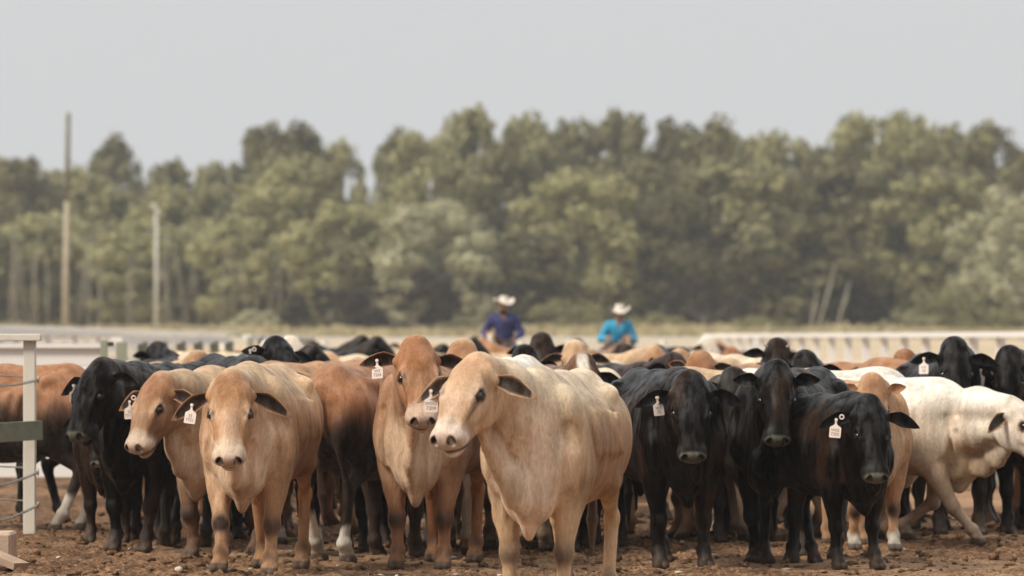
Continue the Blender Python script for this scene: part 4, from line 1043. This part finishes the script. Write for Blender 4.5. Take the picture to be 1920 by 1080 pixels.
BLACK = dict(base=(.0050, .0034, .0028), muzzle=(.012, .010, .008), pad=(.11, .105, .08), dark=(.006, .005, .004), earin=(.004, .003, .003), ear=(.012, .009, .008), patch=(.032, .017, .010), patchw=.7, hoof=(.03, .025, .02), kneew=.3)
DKBR = dict(BLACK, base=(.026, .013, .008), patch=(.02, .012, .009), ear=(.03, .015, .01))
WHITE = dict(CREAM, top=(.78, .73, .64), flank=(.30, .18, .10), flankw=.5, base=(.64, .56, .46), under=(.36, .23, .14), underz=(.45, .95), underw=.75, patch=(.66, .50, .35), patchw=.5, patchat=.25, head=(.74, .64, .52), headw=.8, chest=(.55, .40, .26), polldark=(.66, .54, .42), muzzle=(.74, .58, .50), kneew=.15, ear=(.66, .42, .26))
ORANGE = dict(RED, top=(.46, .27, .14), base=(.36, .165, .075), ear=(.42, .19, .09), patch=(.55, .30, .16))
MC = {'t': coat_mat('tan_coat', .55, .06, (1, .93, .85), .22, hair=.8, contrast=.24), 'b': coat_mat('black_coat', .37, 0, spec=.14, hair=.7, contrast=.3)}
M_tag = plain('tag_plastic', (.80, .68, .60), .4, .08); M_ink = plain('tag_ink', (.16, .12, .11), .6, .0); M_horn = plain('horn_bud', (.50, .40, .30), .5, .2)
GROUP = 'cattle crowded in the yard'
def tag_mesh():
    """ear tag plate with rounded corners and a neck, hanging from its stud at the origin"""
    out = [(-.007, .0), (-.007, -.030), (-.018, -.040), (-.033, -.048), (-.037, -.056), (-.037, -.112), (-.033, -.118), (.033, -.118), (.037, -.112), (.037, -.056), (.033, -.048), (.018, -.040), (.007, -.030), (.007, 0)]
    n = len(out); v = [(x, -.0015, z) for x, z in out]+[(x, .0015, z) for x, z in out]
    f = [tuple(range(n-1, -1, -1)), tuple(range(n, 2*n))]+[(i, (i+1) % n, n+(i+1) % n, n+i) for i in range(n)]
    m = MB(); m.add(v, [q[::-1] for q in f])
    m.tube([(0, -.010, -.002), (0, .008, -.002)], .010, 12)
    return m.mesh('ear_tag', M_tag)
ME_tag = tag_mesh()
def ring_mesh():
    m = MB(); m.tube([(.0105*math.cos(a), 0, .0105*math.sin(a)) for a in [i*math.pi/10 for i in range(21)]], .0042, 8); return m.mesh('ear_button', M_tag, True)
ME_ring = ring_mesh()
def writing(txt, size):
    cu = bpy.data.curves.new('lettering', 'FONT'); cu.body = txt; cu.size = size; cu.align_x = 'CENTER'; cu.extrude = .0004; cu.space_line = .95
    ob = bpy.data.objects.new('lettering', cu); C.objects.link(ob); dg = bpy.context.evaluated_depsgraph_get(); me = bpy.data.meshes.new_from_object(ob.evaluated_get(dg)); bpy.data.objects.remove(ob)
    me.materials.clear(); me.materials.append(M_ink); me.name = 'lettering'; return me
horn_m = MB(); horn_m.tube([(0, 0, -.01), (0, 0, .03), (.01, 0, .055), (.03, 0, .075)], [.021, .017, .011, .003], 10)
ME_horn = horn_m.mesh('horn', M_horn, True)
def place(P, an, me, front, heading, sc, lab, cat='cow', name='cow', tags=(), horns=False, group=GROUP, eyes=True, roll=0):
    """front: world point between the fore hooves; heading 0 looks at the camera, positive turns to the right of the picture"""
    a = R_(heading); f = V(math.sin(a), -math.cos(a), 0)
    org = V(front[0], front[1], 0)-f*.47*sc
    o = link(name, me, loc=(org[0], org[1], P.get('sink', -.012)), rot=(0, 0, math.atan2(f[1], f[0])), scale=(sc,)*3); tag(o, lab, cat, group)
    R = an['R']
    if eyes:
        for e in an['eyes']: link('eye', ME_eye, o, tuple(e), scale=(.0215*an['hs'],)*3)
    if horns:
        from mathutils import Vector
        for hb, hd in an['hornb']: link('horn', ME_horn, o, tuple(hb-hd*.01), rot=Vector(hd).to_track_quat('Z', 'X').to_euler(), scale=(.6,)*3)
    for t in tags:
        side, txt, btn = t[:3]; tt = t[3] if len(t) > 3 else .58
        b, dw, nn, w2 = an['ears'][side]; L = P.get('earlen', .225)*an['hs']
        p = b+dw*(L*tt)+V(0, 0, -.065*tt*tt*L/.2)+nn*.004-w2*0
        zr = math.pi/2-0   # turn so the plate looks at the viewer
        face = -math.atan2(f[1], f[0])+t[4]*1.0 if len(t) > 4 else -math.atan2(f[1], f[0])+random.Random(int(front[0]*100)).uniform(-.55, .55)
        q = link('ear_tag', ME_tag, o, tuple(p), rot=(-.12, random.Random(int(front[0]*77)).uniform(-.14, .14), face), scale=(1/sc,)*3)
        if txt: link('lettering', writing(txt, .027), q, (0, -.0019, -.078), rot=(math.pi/2, 0, 0))
        if btn:
            p2 = b+dw*(L*(tt-.15))+nn*.006+V(0, 0, .02-.065*tt*tt*L/.2); link('ear_button', ME_ring, o, tuple(p2), rot=(0, 0, face), scale=(1.25/sc,)*3)
    return o
def solve_head(px, py, s, front, heading, sc, L, hs):
    """where the skull must be, in the animal's own frame, to be seen at (px, py) with a neck of length L"""
    a = R_(heading); f = V(math.sin(a), -math.cos(a), 0); lft = V(math.cos(a), math.sin(a), 0)
    org = V(front[0], front[1], 0)-f*.47*sc; nbw = org+f*.46*sc+V(0, 0, 1.05*sc)
    ray = V((px-HX)/FPX, 1, -(py-HY)/FPX); cam0 = V(0, 0, EYE)
    best = None
    for dd in np.arange(front[1]-1.3, front[1]+1.6, .01):
        p = cam0+ray*dd; e = abs(np.linalg.norm(p-nbw)-L*sc)-.12*min(((p-nbw)@f)/sc, .5)
        if best is None or e < best[0]: best = (e, p)
    p = best[1]-org; return V(p@f, p@lft, p[2])/sc
def hero(lab, px, fy, heading, hpx, hpy, fyaw, fpitch, coat, sc=1.0, h=.010, L=.60, mat='t', tags=(), horns=False, roll=0, name='cow', cat='cow', s=None, **P):
    s = s or feet(fy); front = V((px-HX)/s, FPX/s, 0); hs = P.get('hscale', 1.0)
    P['poll'] = solve_head(hpx, hpy+.065*hs*s*sc, s, front, heading, sc, L, hs)
    P['hyaw'] = R_(fyaw-heading)
    P['hpitch'] = R_(fpitch); P['hroll'] = R_(roll); P['coat'] = coat; P.setdefault('seed', int(abs(px)))
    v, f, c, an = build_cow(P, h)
    me = mesh_from(name, v, f, c, [MC[mat]])
    return place(P, an, me, front, heading, sc, lab, cat, name, tags, horns)
W = lambda a, b, c, d: (a, b, c, d)
st = lambda fx=0, kx=0, kz=0, fz=0, fy=0: (kx, kz, fx, fz, fy)
# front row, left to right
hero('brown cow with a dark belly behind the near fence, head out of frame', -125, 993, -92, -330, 720, -90, 50, dict(BRIN, underz=(.78, 1.06)), 1.0, .013, socks=(.3, .3, .28, .26), legs=(LEG0, LEG0, st(.10), st(-.06)), tail=.03)
hero('dark calf holding its muzzle low between the brown cow and the left black cow', 200, 1018, -12, 190, 748, 0, 68, dict(DKBR, pad=(.22, .19, .14)), .88, .013, mat='b')
hero('black cow at left, tagged ear out, looking down to the left', 246, 1034, -22, 188, 674, -36, 56, BLACK, 1.02, .010, mat='b', hscale=1.12, tags=((1, 'W6\n7122', False, .5),), ears2=((-.05, .1), (.15, .1)),
     legs=(st(.10, .04), st(-.02), st(-.1), st(.15)), roll=4)
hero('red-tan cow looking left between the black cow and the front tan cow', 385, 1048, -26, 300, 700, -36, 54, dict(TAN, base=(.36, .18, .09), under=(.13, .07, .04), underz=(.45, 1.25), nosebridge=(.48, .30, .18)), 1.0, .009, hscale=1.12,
     tags=((1, '55\n77164', True, .60),), ears2=((.12, .1), (.25, .1)), legs=(st(.03, .10, .02, .03), st(-.06), st(-.1), st(.1)))
hero('front tan cow at left, face turned to the camera with one fore leg stepping', 462, 1079, -8, 433, 697, 0, 57, TAN, 1.03, .0085, hscale=1.13, tags=((1, '55\n7721', False, .48),), ears2=((.32, .1), (.42, .1)),
     legs=(st(.02), st(.22, .13, .01, .035, .02), st(.0), st(-.22)), horns=False, dewlap=1.15)
hero('brindle cow turned away beside the front tan cow, brown back over black flanks', 745, 1043, 158, 850, 790, 150, 40, dict(BRIN, patch=(.16, .075, .035)), 1.02, .012, mat='t', socks=(0, 0, .32, .22), tail=-.05, legs=(LEG0, LEG0, st(.12), st(-.1)))
hero('small black calf with lowered head beside the brindle cow', 716, 1036, 8, 702, 734, 30, 60, BLACK, .90, .012, mat='b', tags=(), legs=(LEG0, st(.1), LEG0, LEG0))
hero('black cow lifting its tagged ear, behind the front tan cow at left', 500, 992, 10, 520, 634, 26, 36, BLACK, 1.06, .012, mat='b', tags=((1, 'W', True, .66),), ears2=((.12, .05), (-.45, .0)))
hero('brown cow at centre with high raised head and drooping ears', 787, 1067, -10, 781, 634, 8, 52, dict(RED, base=(.33, .145, .062), flank=(.13, .06, .028), chest=(.60, .42, .28)), 1.04, .009, hscale=1.12, tags=((1, 'W5\n7204', False, .55),), ears2=((.02, .1), (-.12, .1)),
     legs=(st(.0), st(.02), st(-.0), st(-.15)), dewlap=1.1)
hero('large cream-tan cow nearest the camera, chin raised and looking left', 1003, 1145, -14, 893, 664, -27, 42, dict(CREAM, tear=1), 1.02, .0085, hscale=1.13, L=.64, tags=((1, 'W055\n7204', False, .62),), ears2=((.16, .1), (.22, .0)),
     legs=(st(.0), st(.04), st(.02), st(-.2)), dewlap=1.2, hump=.7, fat=.95)
hero('cream cow turned away, only its pale back showing behind the nearest cow', 985, 1030, 168, 985, 760, 170, 50, dict(WHITE, base=(.74, .62, .48)), 1.05, .013, tail=.02)
hero('brown-headed cow with a white forehead patch and black ear behind the nearest cow', 1080, 1024, 10, 1092, 668, 6, 60, dict(DKBR, base=(.16, .075, .04), blaze=(.72, .64, .54), ear=(.03, .018, .012)), 1.0, .013, mat='b', ears2=((.25, 0), (.2, 0)))
hero('black cow right of the nearest cow, tag hanging from its wide dark ear', 1280, 1066, 14, 1294, 699, 2, 58, BLACK, 1.0, .009, mat='b', hscale=1.10, tags=((1, 'W5\n72', False, .42),), ears2=((.05, .0), (.08, .0)),
     legs=(st(.04), st(-.02), st(.1), st(-.1)))
hero('black cow with upturned pale-tipped ears, third from the right in the front row', 1446, 1056, -20, 1456, 680, -1, 60, dict(BLACK, earrim=(.16, .15, .11)), 1.0, .009, mat='b', hscale=1.10, ears2=((-.42, .0), (-.42, .0)), earlen=.19,
     legs=(st(.02), st(-.08), st(.1), st(-.1)))
hero('black calf with wide ears and a tag, in front of the pale cow at right', 1606, 1066, 24, 1630, 742, 8, 60, BLACK, .88, .009, mat='b', hscale=1.18, tags=((1, 'W05\n7205', True, .5),), ears2=((.08, .0), (.05, .0)),
     legs=(st(.05), st(-.0), st(.1), st(-.1)))
hero('tan cow with upright orange ears peeping over the wide-eared black calf', 1640, 1031, 8, 1636, 706, 5, 70, dict(ORANGE, base=(.52, .29, .15), ear=(.54, .28, .14), earin=(.5, .27, .14)), .92, .012, fat=.85, ears2=((-.65, .1), (-.65, .1)), earlen=.20, socks=(.12, .12, 0, 0), legs=(st(.05), st(-.05), LEG0, LEG0))
hero('white cow walking right with lowered head, cut by the right edge', 1768, 1018, 66, 1898, 742, 52, 42, WHITE, .94, .009, L=.74, neck=.86, hscale=1.2, legs=(st(-.34, -.10, .0, .02), st(.34, .17, -.02, 0), st(.12), st(-.25)), ears2=((.25, 0), (.3, 0)), earlen=.2, fat=.95, folds=3, dewlap=1.1, hump=.0, wr=.45)
hero('black cow behind the white cow, facing out with a tag under its left ear', 1800, 1003, 10, 1790, 638, 3, 60, BLACK, 1.06, .012, mat='b', tags=((1, 'W5\n70', False, .55),), ears2=((.0, .0), (-.12, .0)))
hero('black cow at the right edge, head down, small tag on its near ear', 1925, 1000, -12, 1892, 655, -12, 62, BLACK, 1.06, .012, mat='b', tags=((1, 'W', False, .45),), ears2=((.2, .0), (.1, .0)))
# second rank
def mid(lab, px, s, heading, hpx, hpy, fyaw, fpitch, coat, mat='t', sc=1.0, h=.016, **k): k.setdefault('ear', (-.08, 0)); return hero(lab, px, 0, heading, hpx, hpy, fyaw, fpitch, coat, sc, h, mat=mat, s=s, folds=3, **k)
mid('black back of a cow turned away between the two tan cows at left', 395, 244, 200, 395, 720, 200, 40, BLACK, 'b', 1.05)
mid('dark back right behind the left black cow', 290, 256, 195, 290, 760, 195, 50, dict(BLACK, base=(.02, .018, .014)), 'b', 1.0, socks=(0, 0, 0, 0))
mid('tan cow whose back shows behind the black ear tag at left', 350, 222, 30, 372, 662, 20, 60, TAN)
mid('red cow with its back just right of the raised black head', 640, 236, 120, 740, 690, 110, 50, RED)
mid('red-tan cow with a smooth back left of the centre brown cow', 690, 246, 140, 745, 720, 110, 60, dict(ORANGE), sc=1.02)
mid('tan head peering past the raised ear of the centre brown cow', 880, 262, 0, 866, 640, -15, 60, TAN, ears2=((.1, 0), (.1, 0)))
mid('black head with a tan muzzle below the rider in the navy shirt', 985, 236, 6, 985, 652, 10, 60, BLACK, 'b', ears2=((.1, 0), (.2, 0)))
mid('dark brown cow holding its head highest below and right of the navy-shirted rider', 1020, 205, 4, 1016, 628, 6, 60, DKBR, 'b', 1.03)
mid('cream-tan cow with lowered crown between the riders', 1075, 222, -20, 1080, 643, 20, 60, CREAM)
mid('orange cow with one ear pricked upright left of the upturned-eared black cow', 1330, 244, -20, 1312, 664, -15, 65, ORANGE, ears2=((-.4, 0), (-.7, 0)), earlen=.2)
mid('tan back of a cow broadside behind the black cow with the hanging tag', 1270, 252, -80, 1180, 720, -80, 50, dict(TAN, base=(.48, .27, .15)), sc=.98)
mid('dark grey-backed cow between the two black cows right of centre', 1385, 256, 10, 1375, 694, 0, 66, dict(BLACK, base=(.022, .018, .013)), 'b', .95, tags=((0, '', False, .6),))
mid('black cow with a horn bud behind the upturned-eared black cow', 1455, 222, 0, 1458, 638, -8, 60, BLACK, 'b', 1.0, ears2=((.1, 0), (-.3, 0)), horns=True)
mid('black cow with a long raised ear left of the white back at right', 1515, 238, 18, 1512, 662, 14, 60, BLACK, 'b', 1.0, ears2=((-.1, 0), (-.35, 0)))
mid('white-backed cow broadside between the black calf and the upturned-eared cow', 1665, 254, 100, 1760, 770, 95, 50, dict(WHITE), sc=.98)
mid('red cow with its back above the white backs at right', 1640, 232, -100, 1560, 740, -100, 50, RED, sc=1.02)
mid('brown head turned sideways right of the red back at right', 1690, 225, 60, 1702, 660, 60, 60, RED)
mid('tan cow in shade behind the legs of the white cow', 1700, 238, -70, 1620, 740, -70, 50, dict(BRIN), sc=.95)
mid('black cow broadside beyond the white cow at the right edge', 1860, 232, 80, 1990, 720, 80, 50, BLACK, 'b', .98)
mid('black cow standing in shade behind the centre brown cow', 840, 262, -10, 850, 760, 0, 60, BLACK, 'b', .95, socks=(.2, .2, 0, 0))
mid('shaded black cow behind the nearest cow', 1110, 268, 10, 1150, 780, 20, 60, BLACK, 'b', .92)
mid('shaded black cow standing behind the black cow with the hanging tag', 1200, 262, 0, 1190, 770, 0, 60, BLACK, 'b', .92)
mid('shaded black cow behind the front tan cow', 560, 258, 20, 560, 760, 20, 60, BLACK, 'b', .95, socks=(.1, .12, 0, 0))
mid('shaded black cow behind the upturned-eared black cow', 1540, 250, -10, 1550, 780, 0, 60, BLACK, 'b', .95, socks=(0, 0, .3, .3))
# ---- the packed herd further back: copies of a few animals
POSES = [dict(poll=(.90, 0, 1.30), hyaw=.1, hpitch=R_(52)), dict(poll=(.80, .2, 1.38), hyaw=.9, hpitch=R_(50)), dict(poll=(.98, -.05, 1.22), hyaw=-.3, hpitch=R_(40)), dict(poll=(.80, -.2, 1.36), hyaw=-.8, hpitch=R_(48))]
protos = []
for i, (co, mt, nm) in enumerate(((TAN, 't', 'tan'), (BLACK, 'b', 'black'), (CREAM, 't', 'cream'), (RED, 't', 'red-brown'), (DKBR, 'b', 'dark brown'), (WHITE, 't', 'white'), (BLACK, 'b', 'black'), (ORANGE, 't', 'orange-tan'))):
    P = dict(POSES[i % 4], coat=co, seed=40+i, folds=2, legs=(st(.05), st(-.05), st(.08), st(-.08)), ear=((.0, 0), (-.3, 0), (-.12, 0))[i % 3])
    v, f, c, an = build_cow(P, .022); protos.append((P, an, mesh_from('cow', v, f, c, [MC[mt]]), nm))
rs = random.Random(21)
spots = []
taken = [(o.location.x, o.location.y) for o in C.objects if o.parent is None and o.get('category') in ('cow', 'horse')]
y = 43.6; row = 0; WHERE = ['second', 'third', 'fourth', 'fifth', 'sixth', 'seventh', 'eighth', 'ninth', 'tenth', 'eleventh', 'twelfth', 'thirteenth']
while y < 98:
    s = FPX/y
    xl = max((250-HX)/s, -5.4 if y > 56 else -9) if y < 56 else (445-HX)/s
    xr = (1880-HX)/s if y < 47 else (1390-HX)/s
    x = xl+rs.uniform(0, .6); k = 0; cur = []
    while x < xr:
        yy = y+rs.uniform(-.7, .7)
        if all((abs(x-a)/.85)**2+((yy-b)/1.6)**2 > 1 for a, b in taken) and rs.random() > .08:
            cur.append((x, yy)); taken.append((x, yy))
        x += rs.uniform(.85, 1.2)
    spots.append(cur); y += 2.35+row*.16; row += 1
def ordinal(n): return ('first', 'second', 'third', 'fourth', 'fifth', 'sixth', 'seventh', 'eighth', 'ninth', 'tenth', 'eleventh', 'twelfth', 'thirteenth', 'fourteenth', 'fifteenth', 'sixteenth', 'seventeenth', 'eighteenth', 'nineteenth', 'twentieth', 'twenty-first', 'twenty-second')[n]
for r, cur in enumerate(spots):
    for k, (x, yy) in enumerate(sorted(cur)):
        P, an, me, nm = protos[rs.choice([0, 1, 2, 0, 3, 4, 5, 6, 2, 1, 6, 4])]
        hd = rs.choice([0, 0, 15, -20, 35, -40, 90, -90, 170, 200, 60])+rs.uniform(-12, 12)
        place(P, an, me, V(x, yy, 0), hd, rs.uniform(.92, 1.04), '%s cow, %s from the left in %s far rank of the packed herd' % (nm, ordinal(k), ordinal(r)), eyes=(yy < 60))
# ------------------------------------------------------------------ dusty air
def haze():
    m = bpy.data.materials.new('haze'); m.use_nodes = True; nt = m.node_tree; nt.nodes.remove(nt.nodes['Principled BSDF'])
    v = nt.nodes.new('ShaderNodeVolumePrincipled'); v.inputs['Color'].default_value = (.955, .955, .95, 1); v.inputs['Density'].default_value = HAZE; v.inputs['Anisotropy'].default_value = .3
    nt.links.new(v.outputs[0], nt.nodes['Material Output'].inputs['Volume'])
    mb = MB(); mb.box((0, 250, 12), (3000, 540, 28)); o = mb.build('haze', m); tag(o, 'thin dusty haze over the yard and paddock', 'haze', kind='stuff')
HAZE = .00034
haze()
